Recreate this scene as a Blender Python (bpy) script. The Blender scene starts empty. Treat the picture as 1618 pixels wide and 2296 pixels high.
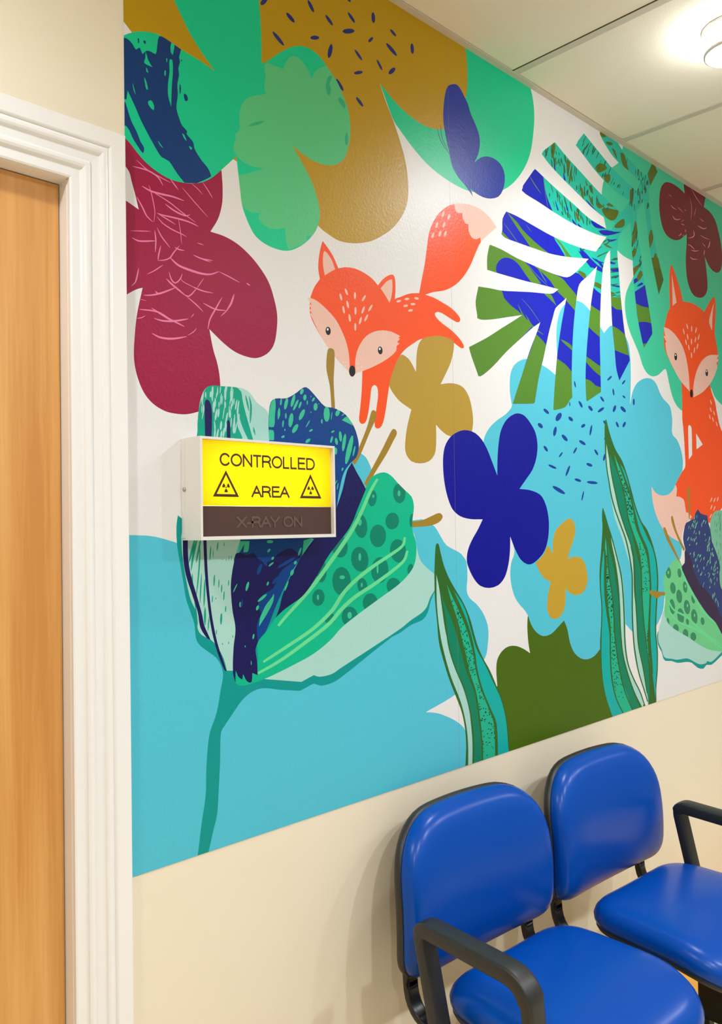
import bpy, bmesh, math, random
from mathutils import Matrix, Vector
from mathutils.geometry import delaunay_2d_cdt
import numpy as np

# ------------------------------------------------------------------ camera
D, HC = 1.34, 1.45                       # camera stands 1.34 m off the mural wall, eye height 1.45 m
FPX, IW, IH = 1860.2, 1618, 2296
R_ = np.array([0.71742697, -0.69647419, -0.0149079])
U_ = np.array([-0.00228768, -0.02375521, 0.99971519])
F_ = np.array([0.69662996, 0.71718854, 0.01863594])
sc = bpy.context.scene
COL = sc.collection
cam = bpy.data.cameras.new('camera'); camo = bpy.data.objects.new('camera', cam); COL.objects.link(camo)
cam.sensor_fit = 'VERTICAL'; cam.sensor_height = 36.0; cam.sensor_width = 36.0 * IW / IH
cam.lens = 36.0 * FPX / IH; cam.clip_start = 0.02
camo.matrix_world = Matrix(((R_[0], U_[0], -F_[0], 0), (R_[1], U_[1], -F_[1], -D), (R_[2], U_[2], -F_[2], HC), (0, 0, 0, 1)))
sc.camera = camo

# ------------------------------------------------------------------ world, exposure
wd = bpy.data.worlds.new('world'); sc.world = wd; wd.use_nodes = True
wd.node_tree.nodes['Background'].inputs[0].default_value = (1, 0.95, 0.88, 1)
wd.node_tree.nodes['Background'].inputs[1].default_value = 0.05
vs = sc.view_settings
vs.view_transform = 'Standard'; vs.look = 'None'; vs.gamma = 1; vs.use_curve_mapping = False
vs.exposure = -0.40
LAMP_W = 23.0                             # base watts for the ceiling downlights and the added fill row
LAMP_COL = (0.86, 0.92, 1.0)

# room extents
X0, X1, Y1, ZC = -1.9, 5.5, -2.44, 2.705


def surv(px, py, y=0.0):
    """site survey: photograph measurement -> point on the vertical plane at depth y in the room"""
    d = R_ * ((px - IW / 2) / FPX) - U_ * ((py - IH / 2) / FPX) + F_
    t = (D + y) / d[1]
    return d[0] * t, HC + d[2] * t


# ------------------------------------------------------------------ helpers
def lin(c):
    c = c / 255.0
    return c / 12.92 if c <= 0.04045 else ((c + 0.055) / 1.055) ** 2.4


def rgb(r, g, b, k=1.0):
    return (min(1, lin(r) * k), min(1, lin(g) * k), min(1, lin(b) * k), 1)


def tag(o, label=None, cat=None, group=None, kind=None):
    if label: o['label'] = label
    if cat: o['category'] = cat
    if group: o['group'] = group
    if kind: o['kind'] = kind
    return o


def empty(name, loc=(0, 0, 0)):
    o = bpy.data.objects.new(name, None); COL.objects.link(o); o.location = loc; o.empty_display_size = 0.05
    return o


def put(name, me, mat=None, parent=None):
    """link a mesh whose vertices are in world coordinates; keep them there under the parent"""
    o = bpy.data.objects.new(name, me); COL.objects.link(o)
    if mat is not None:
        for m in (mat if isinstance(mat, (list, tuple)) else [mat]): me.materials.append(m)
    if parent is not None:
        o.parent = parent
        w = Vector((0, 0, 0)); p = parent
        while p is not None: w += p.location; p = p.parent
        o.location = -w
    return o


def from_bm(bm, name, mat=None, parent=None, smooth=False, bev=None):
    if bev:
        bmesh.ops.bevel(bm, geom=bm.edges[:], offset=bev, segments=2, affect='EDGES', profile=0.6)
    bmesh.ops.recalc_face_normals(bm, faces=bm.faces[:])
    me = bpy.data.meshes.new(name); bm.to_mesh(me); bm.free()
    for p in me.polygons: p.use_smooth = smooth
    return put(name, me, mat, parent)


def bmbox(bm, x0, x1, y0, y1, z0, z1):
    vs_ = [bm.verts.new((x, y, z)) for z in (z0, z1) for y in (y0, y1) for x in (x0, x1)]
    for f in ((0, 1, 3, 2), (4, 6, 7, 5), (0, 4, 5, 1), (2, 3, 7, 6), (0, 2, 6, 4), (1, 5, 7, 3)):
        bm.faces.new([vs_[i] for i in f])
    return bm


def box(name, x0, x1, y0, y1, z0, z1, mat, parent=None, bev=None):
    return from_bm(bmbox(bmesh.new(), x0, x1, y0, y1, z0, z1), name, mat, parent, False, bev)


def loft(rings, close_start=True, close_end=True, closed_path=False):
    bm = bmesh.new()
    rv = [[bm.verts.new(p) for p in r] for r in rings]
    n = len(rv[0]); m = len(rv)
    for i in range(m if closed_path else m - 1):
        a, b = rv[i], rv[(i + 1) % m]
        for j in range(n):
            bm.faces.new((a[j], a[(j + 1) % n], b[(j + 1) % n], b[j]))
    if not closed_path:
        if close_start: bm.faces.new(rv[0])
        if close_end: bm.faces.new(rv[-1][::-1])
    return bm


# ------------------------------------------------------------------ materials
def newmat(name):
    m = bpy.data.materials.new(name); m.use_nodes = True
    return m, m.node_tree.nodes, m.node_tree.links, m.node_tree.nodes['Principled BSDF']


def bump(nd, lk, bsdf, scale, strength, dist, detail=2.0, scale2=None, s2=0.0):
    tc = nd.new('ShaderNodeTexCoord')
    no = nd.new('ShaderNodeTexNoise'); no.inputs['Scale'].default_value = scale; no.inputs['Detail'].default_value = detail
    lk.new(tc.outputs['Object'], no.inputs['Vector'])
    b = nd.new('ShaderNodeBump'); b.inputs['Strength'].default_value = strength; b.inputs['Distance'].default_value = dist
    lk.new(no.outputs['Fac'], b.inputs['Height'])
    if scale2:
        n2 = nd.new('ShaderNodeTexNoise'); n2.inputs['Scale'].default_value = scale2; n2.inputs['Detail'].default_value = 1
        lk.new(tc.outputs['Object'], n2.inputs['Vector'])
        b2 = nd.new('ShaderNodeBump'); b2.inputs['Strength'].default_value = s2; b2.inputs['Distance'].default_value = 0.004
        lk.new(n2.outputs['Fac'], b2.inputs['Height']); lk.new(b.outputs['Normal'], b2.inputs['Normal'])
        b = b2
    lk.new(b.outputs['Normal'], bsdf.inputs['Normal'])


def plain(name, col, rough=0.5, bmp=None, metal=0.0, coat=0.0, spec=0.5, vary=0.0):
    m, nd, lk, b = newmat(name)
    b.inputs['Base Color'].default_value = col
    b.inputs['Roughness'].default_value = rough; b.inputs['Metallic'].default_value = metal
    b.inputs['Coat Weight'].default_value = coat; b.inputs['Coat Roughness'].default_value = 0.2
    b.inputs['Specular IOR Level'].default_value = spec
    if bmp: bump(nd, lk, b, *bmp)
    if vary:
        tc = nd.new('ShaderNodeTexCoord'); no = nd.new('ShaderNodeTexNoise'); no.inputs['Scale'].default_value = 3.0
        lk.new(tc.outputs['Object'], no.inputs['Vector'])
        mx = nd.new('ShaderNodeMix'); mx.data_type = 'RGBA'
        mx.inputs[6].default_value = tuple(c * (1 - vary) for c in col[:3]) + (1,); mx.inputs[7].default_value = col
        lk.new(no.outputs['Fac'], mx.inputs[0]); lk.new(mx.outputs[2], b.inputs['Base Color'])
    return m


WHITE_K = 0.80 / lin(238)                 # print inks: seen value of paper white -> reflectance 0.8
PMATS = {}


def ink(name, c):
    if name not in PMATS:
        m, nd, lk, b = newmat('ink_' + name)
        b.inputs['Base Color'].default_value = rgb(*c, WHITE_K)
        b.inputs['Roughness'].default_value = 0.37
        b.inputs['Specular IOR Level'].default_value = 0.24
        bump(nd, lk, b, 150.0, 0.42, 0.0011, 2.0, 14.0, 0.05)
        PMATS[name] = m
    return PMATS[name]


M_wall = plain('cream_wall_paint', rgb(249, 235, 208, 0.93), 0.42, (170.0, 0.10, 0.001, 2.0, 9.0, 0.05), spec=0.4)
M_wall2 = plain('grey_blue_wall_paint', rgb(150, 153, 158), 0.6, (170.0, 0.10, 0.001, 2.0))
M_ceil = plain('ceiling_tile_paint', rgb(248, 238, 218, 0.98), 0.9, (260.0, 0.35, 0.0015, 3.0), spec=0.2)
M_tee = plain('ceiling_grid_metal', rgb(222, 212, 194, 0.9), 0.5)
M_gloss = plain('white_gloss_paint', rgb(248, 245, 240, 0.95), 0.22, (60.0, 0.05, 0.001, 1.0), spec=0.5)
M_black = plain('black_plastic', rgb(38, 37, 34), 0.42, (900.0, 0.12, 0.0004, 1.0))
M_tube = plain('black_painted_tube', rgb(22, 22, 22), 0.3)
M_vinyl = plain('blue_vinyl', rgb(0, 72, 166), 0.27, (700.0, 0.06, 0.0004, 2.0, 12.0, 0.10), spec=0.24)
M_house = plain('white_powder_coat', rgb(240, 236, 228, 0.9), 0.45)
M_steel = plain('steel_screw', rgb(180, 175, 170), 0.3, metal=1.0)
M_dark = plain('dark_void', rgb(40, 38, 36), 0.9)


def wood(name, c1, c2, c3, rough, sx, vertical=True):
    m, nd, lk, b = newmat(name)
    tc = nd.new('ShaderNodeTexCoord'); mp = nd.new('ShaderNodeMapping')
    mp.inputs['Scale'].default_value = (sx, sx, sx * 0.035) if vertical else (sx * 0.05, sx, sx)
    lk.new(tc.outputs['Object'], mp.inputs['Vector'])
    n1 = nd.new('ShaderNodeTexNoise'); n1.inputs['Scale'].default_value = 1.0; n1.inputs['Detail'].default_value = 5
    n1.inputs['Distortion'].default_value = 0.6
    lk.new(mp.outputs[0], n1.inputs['Vector'])
    n2 = nd.new('ShaderNodeTexNoise'); n2.inputs['Scale'].default_value = 9.0; n2.inputs['Detail'].default_value = 3
    lk.new(mp.outputs[0], n2.inputs['Vector'])
    cr = nd.new('ShaderNodeValToRGB')
    cr.color_ramp.elements[0].position = 0.3; cr.color_ramp.elements[0].color = c1
    cr.color_ramp.elements[1].position = 0.72; cr.color_ramp.elements[1].color = c3
    e = cr.color_ramp.elements.new(0.5); e.color = c2
    ad = nd.new('ShaderNodeMath'); ad.operation = 'MULTIPLY_ADD'; ad.inputs[1].default_value = 0.3
    sb = nd.new('ShaderNodeMath'); sb.operation = 'SUBTRACT'; sb.inputs[1].default_value = 0.15
    lk.new(n2.outputs['Fac'], ad.inputs[0]); lk.new(n1.outputs['Fac'], ad.inputs[2]); lk.new(ad.outputs[0], sb.inputs[0])
    lk.new(sb.outputs[0], cr.inputs['Fac']); lk.new(cr.outputs[0], b.inputs['Base Color'])
    b.inputs['Roughness'].default_value = rough
    return m


M_door = wood('beech_laminate', rgb(204, 138, 64), rgb(218, 156, 82), rgb(228, 172, 98), 0.4, 22.0)
M_floor = wood('yellow_vinyl_floor', rgb(246, 220, 172), rgb(250, 228, 184), rgb(253, 234, 196), 0.35, 14.0, False)

# ------------------------------------------------------------------ room shell
DX0, DX1, DZ = -0.220, 0.620, 2.047      # door opening


def structure(o): return tag(o, kind='structure')


bm = bmesh.new()
bmbox(bm, X0, DX0, 0, 0.12, 0, 2.95); bmbox(bm, DX1, X1, 0, 0.12, 0, 2.95); bmbox(bm, DX0, DX1, 0, 0.12, DZ, 2.95)
structure(from_bm(bm, 'wall_back', M_wall))
structure(box('wall_front', X0, X1, Y1 - 0.1, Y1, 0, 2.95, M_wall2))
structure(box('wall_left', X0 - 0.1, X0, Y1 - 0.1, 0.12, 0, 2.95, M_wall))
structure(box('wall_right', X1, X1 + 0.1, Y1 - 0.1, 0.12, 0, 2.95, M_wall2))
structure(box('floor', X0 - 0.1, X1 + 0.1, Y1 - 0.1, 0.2, -0.08, 0, M_floor))
bm = bmesh.new()
bmbox(bm, X0, DX0 - 0.099, -0.014, 0, 0, 0.10); bmbox(bm, DX1 + 0.099, X1, -0.014, 0, 0, 0.10)
structure(from_bm(bm, 'baseboard_back', M_gloss))
M_border = plain('orange_vinyl_border', rgb(246, 178, 66), 0.4)
structure(box('trim_2', DX1 + 0.099, X1, -0.24, -0.0141, 0.0, 0.002, M_border))

# suspended ceiling: slab, grid, tiles
ceil = structure(empty('ceiling', (0, 0, ZC)))
box('soffit', X0 - 0.1, X1 + 0.1, Y1 - 0.1, 0.2, 2.95, 3.0, M_dark, ceil)
TX = [1.905 + 0.6 * k for k in range(-7, 7)]
TX = [x for x in TX if X0 < x < X1]
LAMPS = [(0.0, -0.513), (2.140, -0.513)] + [(2.140 + 1.2 * k, Y1 + 0.513) for k in (-2, -1, 0, 1, 2)]  # row by the opposite wall is unseen, added to even out the light
for x in TX:
    bm = bmbox(bmesh.new(), x - 0.012, x + 0.012, Y1 + 0.02, -0.02, ZC - 0.003, ZC - 0.0015)
    bmbox(bm, x - 0.001, x + 0.001, Y1 + 0.02, -0.02, ZC - 0.0015, ZC + 0.03)
    from_bm(bm, 'tee_bar', M_tee, ceil)
bm = bmbox(bmesh.new(), X0 + 0.02, X1 - 0.02, -1.232, -1.208, ZC - 0.0028, ZC - 0.0013)
bmbox(bm, X0 + 0.02, X1 - 0.02, -1.221, -1.219, ZC - 0.0013, ZC + 0.03)
from_bm(bm, 'cross_runner', M_tee, ceil)
for a in ((X0, X1, -0.020, 0), (X0, X1, Y1, Y1 + 0.020), (X0, X0 + 0.020, Y1, 0), (X1 - 0.020, X1, Y1, 0)):
    box('edge_angle', *a, ZC - 0.0045, ZC - 0.003, M_tee, ceil)
xs = [X0] + TX + [X1]
for i in range(len(xs) - 1):
    for (y0, y1) in ((Y1, -1.22), (-1.22, 0)):
        gl = 0.003; gr = 0.003
        if abs(xs[i] - 3.105) < 0.01: gl = 0.020
        if abs(xs[i + 1] - 1.905) < 0.01: gr = 0.0155
        a, b, c, d = xs[i] + gl, xs[i + 1] - gr, y0 + 0.003, y1 - 0.003
        hole = [(lx, ly) for lx, ly in LAMPS if a < lx < b and c < ly < d]
        bm = bmesh.new()
        if not hole:
            bmbox(bm, a, b, c, d, ZC - 0.001, ZC + 0.012)
        else:                              # tile with a round cut-out for the downlight
            lx, ly = hole[0]; n = 32; rr = 0.054
            circ = [(lx + rr * math.cos(2 * math.pi * k / n), ly + rr * math.sin(2 * math.pi * k / n)) for k in range(n)]
            rect = []
            for k in range(n):
                t = 2 * math.pi * k / n; cx, sy = math.cos(t), math.sin(t)
                s = min(((b - lx) if cx > 0 else (lx - a)) / max(abs(cx), 1e-6), ((d - ly) if sy > 0 else (ly - c)) / max(abs(sy), 1e-6))
                rect.append((lx + s * cx, ly + s * sy))
            for q in ((a, c), (a, d), (b, c), (b, d)):   # snap the nearest ray to each corner
                j = min(range(n), key=lambda k: (rect[k][0] - q[0]) ** 2 + (rect[k][1] - q[1]) ** 2); rect[j] = q
            L = [[bm.verts.new((x, y, z)) for x, y in pts] for pts in (circ, rect) for z in (ZC - 0.001, ZC + 0.012)]
            for k in range(n):
                k2 = (k + 1) % n
                for p, q in ((0, 2), (2, 3), (3, 1), (1, 0)):
                    bm.faces.new((L[p][k], L[p][k2], L[q][k2], L[q][k]))
        from_bm(bm, 'ceiling_tile', M_ceil, ceil)


# door with leaf, lining and moulded architrave
door = structure(empty('door_1', (0.2, 0.04, 0)))
box('door_leaf', DX0 + 0.003, DX1 - 0.003, 0.027, 0.071, 0.006, DZ - 0.003, M_door, door)
bm = bmesh.new()
bmbox(bm, DX1 - 0.001, DX1 + 0.001, 0.0, 0.12, 0, DZ); bmbox(bm, DX0 - 0.001, DX0 + 0.001, 0.0, 0.12, 0, DZ)
bmbox(bm, DX0, DX1, 0.0, 0.12, DZ - 0.001, DZ + 0.001)
from_bm(bm, 'door_lining', M_gloss, door)
bm = loft([[(DX0 + 0.06 + 0.011 * math.cos(t), y, 1.0 + 0.011 * math.sin(t)) for t in [k * math.pi / 8 for k in range(16)]] for y in (0.028, -0.025)])
lev = from_bm(bm, 'lever_handle', M_steel, door, True)
from_bm(bmbox(bmesh.new(), DX0 + 0.05, DX0 + 0.18, -0.035, -0.018, 0.99, 1.01), 'lever', M_steel, lev, bev=0.004)

PROF = [(0, 0), (0, .009), (.003, .0105), (.017, .0105), (.020, .012), (.022, .0155), (.026, .0172), (.031, .0172), (.0345, .0155), (.036, .0125),
        (.048, .0135), (.051, .0145), (.0535, .0185), (.057, .0200), (.062, .0200), (.0655, .0185), (.067, .0170), (.069, .0205), (.071, .0215), (.0965, .0215), (.098, .020), (.098, 0)]
arch = structure(empty('trim_1', (0.2, 0, 0)))


def arch_piece(name, fn0, fn1):
    bm = bmesh.new(); a = [bm.verts.new(fn0(u, t)) for u, t in PROF]; b = [bm.verts.new(fn1(u, t)) for u, t in PROF]
    for k in range(len(PROF)):
        k2 = (k + 1) % len(PROF); bm.faces.new((a[k], a[k2], b[k2], b[k]))
    bm.faces.new(a); bm.faces.new(b[::-1])
    from_bm(bm, name, M_gloss, arch)


arch_piece('architrave', lambda u, t: (DX1 + u, -t, 0), lambda u, t: (DX1 + u, -t, DZ + u))
arch_piece('architrave', lambda u, t: (DX0 - u, -t, 0), lambda u, t: (DX0 - u, -t, DZ + u))
arch_piece('architrave', lambda u, t: (DX0 - u, -t, DZ + u), lambda u, t: (DX1 + u, -t, DZ + u))


# ------------------------------------------------------------------ ceiling downlights and the added fill row
def em_mat(name, col, s):
    m = bpy.data.materials.new(name); m.use_nodes = True; nt = m.node_tree; nt.nodes.clear()
    e = nt.nodes.new('ShaderNodeEmission'); e.inputs[0].default_value = col; e.inputs[1].default_value = s
    o = nt.nodes.new('ShaderNodeOutputMaterial'); nt.links.new(e.outputs[0], o.inputs[0])
    return m


M_lamp = em_mat('lamp_diffuser_glow', (0.92, 0.96, 1.0, 1), 42.0)


def lathe(prof, c, n=48):
    return loft([[(c[0] + r * math.cos(2 * math.pi * k / n), c[1] + r * math.sin(2 * math.pi * k / n), c[2] + z) for k in range(n)] for r, z in prof], False, False)


LAMP_LBL = ['round glass drum ceiling light over the wooden door', 'round glowing glass drum ceiling light above the two blue chairs']
for i, (lx, ly) in enumerate(LAMPS):
    o = empty('ceiling_downlight', (lx, ly, ZC))
    tag(o, LAMP_LBL[i] if i < 2 else 'added drum light, unseen fill along the opposite wall', 'ceiling light', 'downlights above the mural' if i < 2 else 'added fill lights along the opposite wall')
    from_bm(lathe([(0.050, 0.03), (0.052, -0.002), (0.071, -0.001), (0.072, -0.005), (0.069, -0.009), (0.064, -0.010), (0.060, -0.006)], (lx, ly, ZC)), 'trim_ring', M_house, o, True)
    from_bm(lathe([(0.0605, -0.006), (0.0615, -0.030), (0.063, -0.060), (0.0625, -0.066), (0.058, -0.071), (0.040, -0.074), (0.0005, -0.075)], (lx, ly, ZC)), 'glass_drum', M_lamp, o, True)
    from_bm(lathe([(0.0632, -0.058), (0.0665, -0.059), (0.0675, -0.063), (0.0665, -0.067), (0.0632, -0.068)], (lx, ly, ZC)), 'rim_ring', M_house, o, True)
    from_bm(lathe([(0.049, -0.004), (0.049, 0.06), (0.0005, 0.06)], (lx, ly, ZC)), 'lamp_can', M_house, o, True)
    l = bpy.data.lights.new('downlight_beam', 'SPOT'); l.energy = LAMP_W * (2.15 if i < 2 else 3.9); l.color = LAMP_COL
    l.spot_size = math.radians(172); l.spot_blend = 1.0; l.shadow_soft_size = 0.045
    lo = bpy.data.objects.new('downlight_beam', l); COL.objects.link(lo); lo.parent = o; lo.location = (0, 0, -0.125)

# ------------------------------------------------------------------ the printed mural
# outlines are surveyed from detail views: view key -> (left, top, magnification)
VIEW = dict(px=(0, 0, 1), B=(260, 0, 4.045), C=(560, 0, 4.045), D=(850, 80, 4.045), F=(280, 280, 4.045), G=(280, 600, 4.045), H=(660, 520, 4.045),
            I=(1020, 280, 4.045), J=(1020, 560, 4.045), K=(1300, 280, 5.088), L=(1300, 580, 5.088), M=(380, 840, 3.677), N=(380, 1180, 4.045),
            O=(600, 1000, 3.5956), P=(860, 740, 4.045), Q=(960, 900, 3.517), R=(1300, 900, 5.088), S=(1300, 1140, 4.591), T=(920, 1180, 3.371),
            Y=(280, 1400, 3.236), Z=(1440, 380, 7.174), AB=(560, 380, 3.677))
MX0, MX1, MZ0, MZ1 = 0.727, 3.85, 0.842, ZC - 0.0045
INK = dict(white=(238, 234, 230), magenta=(160, 20, 64), shaded_magenta=(116, 14, 40), pink=(236, 128, 170), ochre=(192, 150, 0), sand=(186, 150, 52), gold=(198, 158, 46),
           mint=(0, 206, 148), lightgreen=(92, 203, 134), darkmint=(48, 178, 128), brush=(0, 56, 118), seed=(30, 42, 120), butterfly=(20, 46, 158),
           cyan=(84, 196, 216), bush=(72, 104, 0), deepblue=(0, 2, 146), royal=(0, 22, 178), turq=(22, 192, 166), grass=(84, 134, 34), olive=(88, 108, 14),
           aqua=(60, 204, 160), teal=(0, 152, 146), pale=(172, 218, 206), petal=(0, 186, 140), spot=(0, 130, 104), stripe=(108, 220, 150),
           stroke=(0, 164, 132), navy=(24, 20, 86), petalblue=(4, 66, 138), fleck=(60, 196, 150), stamen=(164, 130, 38), bladeedge=(48, 104, 34),
           bladedark=(0, 132, 96), bladeteal=(26, 182, 142), bladeaqua=(0, 176, 168), blackgreen=(14, 44, 30), fox=(252, 84, 20), peach=(244, 196, 178),
           nose=(24, 20, 20), glint=(255, 255, 255), seedblue=(8, 62, 150), olive2=(70, 96, 20), dusk=(44, 60, 116), dusk2=(58, 36, 70), sage=(124, 192, 158),
           spring=(112, 208, 140), springspot=(56, 140, 96), seam=(128, 120, 112), streak=(30, 96, 60))
ELS = []                                   # painter's order: dict(part, sub, ink, poly, clip, cut)


def catmull(pts, closed=True):
    """pts: (x, y, corner) -> smooth outline that keeps the marked corners sharp"""
    n = len(pts); out = []
    for i in range(n if closed else n - 1):
        p1, p2 = pts[i], pts[(i + 1) % n]
        p0 = pts[i - 1] if (closed or i > 0) else p1
        p3 = pts[(i + 2) % n] if (closed or i + 2 < n) else p2
        a, b = np.array(p1[:2]), np.array(p2[:2]); d = np.hypot(*(b - a))
        if p1[2] and p2[2]: out.append(tuple(a)); continue
        l0, l3 = np.hypot(*(a - np.array(p0[:2]))), np.hypot(*(np.array(p3[:2]) - b))
        m1 = (b - a) if p1[2] else (b - np.array(p0[:2])) * d / max(d + l0, 1e-6)
        m2 = (b - a) if p2[2] else (np.array(p3[:2]) - a) * d / max(d + l3, 1e-6)
        k = int(min(7, max(2, d / 7)))
        for j in range(k):
            t = j / k; t2, t3 = t * t, t * t * t
            q = (2 * t3 - 3 * t2 + 1) * a + (t3 - 2 * t2 + t) * m1 + (-2 * t3 + 3 * t2) * b + (t3 - t2) * m2
            out.append((q[0], q[1]))
    if not closed: out.append(tuple(pts[-1][:2]))
    return out


def parse(s):
    v = VIEW['px']; pts = []
    for tk in s.split():
        if tk.endswith(':'): v = VIEW[tk[:-1]]; continue
        c = tk.endswith('!'); x, y = tk.rstrip('!').split(',')
        pts.append((v[0] + float(x) / v[2], v[1] + float(y) / v[2], c))
    return pts


def clip_rect(poly, x0, x1, z0, z1):
    for ax, lim, sg in ((0, x0, 1), (0, x1, -1), (1, z0, 1), (1, z1, -1)):
        out = []; n = len(poly)
        for i in range(n):
            a, b = poly[i], poly[(i + 1) % n]
            ia, ib = sg * (a[ax] - lim) >= 0, sg * (b[ax] - lim) >= 0
            if ia: out.append(a)
            if ia != ib:
                t = (lim - a[ax]) / (b[ax] - a[ax]); q = [a[0] + t * (b[0] - a[0]), a[1] + t * (b[1] - a[1])]; q[ax] = lim
                out.append(tuple(q))
        poly = out
        if len(poly) < 3: return []
    return poly


def onwall(pts):
    w = [surv(x, y, -0.0014) for x, y in pts]
    w = clip_rect(w, MX0, MX1, MZ0, MZ1)
    out = []
    for p in w:
        if not out or math.hypot(p[0] - out[-1][0], p[1] - out[-1][1]) > 2e-4: out.append(p)
    while len(out) > 2 and math.hypot(out[0][0] - out[-1][0], out[0][1] - out[-1][1]) < 2e-4: out.pop()
    if len(out) < 3: return []
    a = sum(out[i][0] * out[(i + 1) % len(out)][1] - out[(i + 1) % len(out)][0] * out[i][1] for i in range(len(out)))
    return out if a > 0 else out[::-1]


def poly(part, sub, inkn, s, clip=(), cut=(), mask=False, raw=None):
    pts = onwall(raw if raw is not None else catmull(parse(s)))
    if len(pts) < 3: return None
    ELS.append(dict(part=part, sub=sub, ink=inkn, pts=pts, clip=[c for c in clip], cut=[c for c in cut if c is not None], mask=mask))
    return len(ELS) - 1


def ell(part, sub, inkn, view, cx, cy, rx, ry, ang=0.0, clip=(), cut=(), n=12):
    """ellipse; ang in degrees leans the top to the right"""
    v = VIEW[view]; a = math.radians(ang); r = []
    for k in range(n):
        t = 2 * math.pi * k / n; x, y = rx * math.cos(t), ry * math.sin(t)
        r.append((v[0] + (cx + x * math.cos(a) - y * math.sin(a)) / v[2], v[1] + (cy + x * math.sin(a) + y * math.cos(a)) / v[2]))
    return poly(part, sub, inkn, '', clip, cut, raw=r)


def seeds(part, sub, inkn, view, lst, **kw):
    for (x1, y1, x2, y2, w) in lst:
        ell(part, sub, inkn, view, (x1 + x2) / 2, (y1 + y2) / 2, w / 2, math.hypot(x2 - x1, y2 - y1) / 2, math.degrees(math.atan2(x2 - x1, -(y2 - y1))), n=10, **kw)


def line(part, sub, inkn, s, w, taper=0.25, clip=(), cut=()):
    """tapered brush line; w = width in photograph units"""
    p = np.array(catmull(parse(s), False)); n = len(p)
    d = np.gradient(p, axis=0); d /= np.maximum(np.hypot(d[:, 0], d[:, 1])[:, None], 1e-6)
    nr = np.stack([-d[:, 1], d[:, 0]], 1)
    t = np.linspace(0, 1, n); ww = w / 2 * np.clip(taper + (1 - taper) * np.sin(math.pi * t) ** 0.6, 0, 1)
    a = p + nr * ww[:, None]; b = p - nr * ww[:, None]
    return poly(part, sub, inkn, '', clip, cut, raw=[tuple(q) for q in a] + [tuple(q) for q in b[::-1]])


RND = random.Random(7)


def inside(pt, pg):
    c = False; n = len(pg)
    for i in range(n):
        (x1, y1), (x2, y2) = pg[i], pg[(i + 1) % n]
        if (y1 > pt[1]) != (y2 > pt[1]) and pt[0] < (x2 - x1) * (pt[1] - y1) / (y2 - y1) + x1: c = not c
    return c


def scatter(part, sub, inkn, view, region, count, lmin, lmax, wmin, wmax, ang, jit, clip=()):
    v = VIEW[view]; pg = catmull(parse(view + ': ' + region)); xs_ = [p[0] for p in pg]; ys_ = [p[1] for p in pg]; k = 0; tries = 0
    while k < count and tries < count * 30:
        tries += 1
        x, y = RND.uniform(min(xs_), max(xs_)), RND.uniform(min(ys_), max(ys_))
        if not inside((x, y), pg): continue
        k += 1
        ell(part, sub, inkn, 'px', x, y, RND.uniform(wmin, wmax) / 2, RND.uniform(lmin, lmax) / 2, ang + RND.uniform(-jit, jit), clip=clip, n=7)


# ---- background sheet
poly('background_sheet', None, 'white', '', raw=[(150, -2000), (150, 3200), (2400, 2000), (2400, 500)])

# ---- clouds and bush
poly('cloud', None, 'cyan', 'px: 200,1199! 303,1200 345,1203 390,1215 430,1228 600,1180 740,1060 O: 690,45 740,55 790,90 830,170 850,240 1000,500 1170,600 1240,590 1340,645 1400,740 1440,800 1500,835 1560,870 1600,930 T: 425,280 430,380 425,490 445,540 500,590 550,660 585,760 585,880 560,1000 400,1200 330,1278 115,1405! 200,1412 280,1440 340,1470 400,1520 430,1580! 500,1950! px: 200,2060!')
poly('bush', None, 'bush', 'T: 885,680! 882,760 890,880 903,960! 860,930 800,905 740,908 690,945 655,1010 648,1090 655,1205! 600,1400! 700,1800! 1600,1600! 1560,1300! 1500,900! 1300,650! 1000,650!')
poly('cloud.001', None, 'cyan', 'J: 515,1410! 497,1300 495,1200 505,1110 540,1040 600,1000 650,990 720,1010 795,1050 850,1085 925,1150! 925,960 918,850 920,700 950,560 1000,490 1060,462 1120,465 1170,495 1225,555 1290,660 1350,755! 1390,705 1425,685 1500,720 L: 545,950 570,1100 578,1300 575,1500 570,1670! 595,1530 640,1430 700,1380 760,1362 820,1375 870,1430 910,1530 950,1600 1000,1650 1030,1700 1045,1780 R: 1052,230 1046,330 1060,390 1100,430 1140,520 1165,620 1172,720 1160,820 1120,1000 1060,1300 1040,1500 1120,1590 1155,1640 S: 1045,440 1030,520 960,600 900,750 870,900 855,1040 820,1140 785,1205 700,1290 600,1300 530,1262 490,1215 440,1180 T: 1430,930! 1390,980 1340,1005 1290,1000 1240,960 1205,880 1185,780 1160,712! 1120,755 1060,815 1000,830 950,800 910,740 885,670 850,620 830,600 790,540 765,460 753,370 760,280 785,185 Q: 620,1000 500,700 430,400 440,290 480,210 540,150 610,100 650,55')
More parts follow.
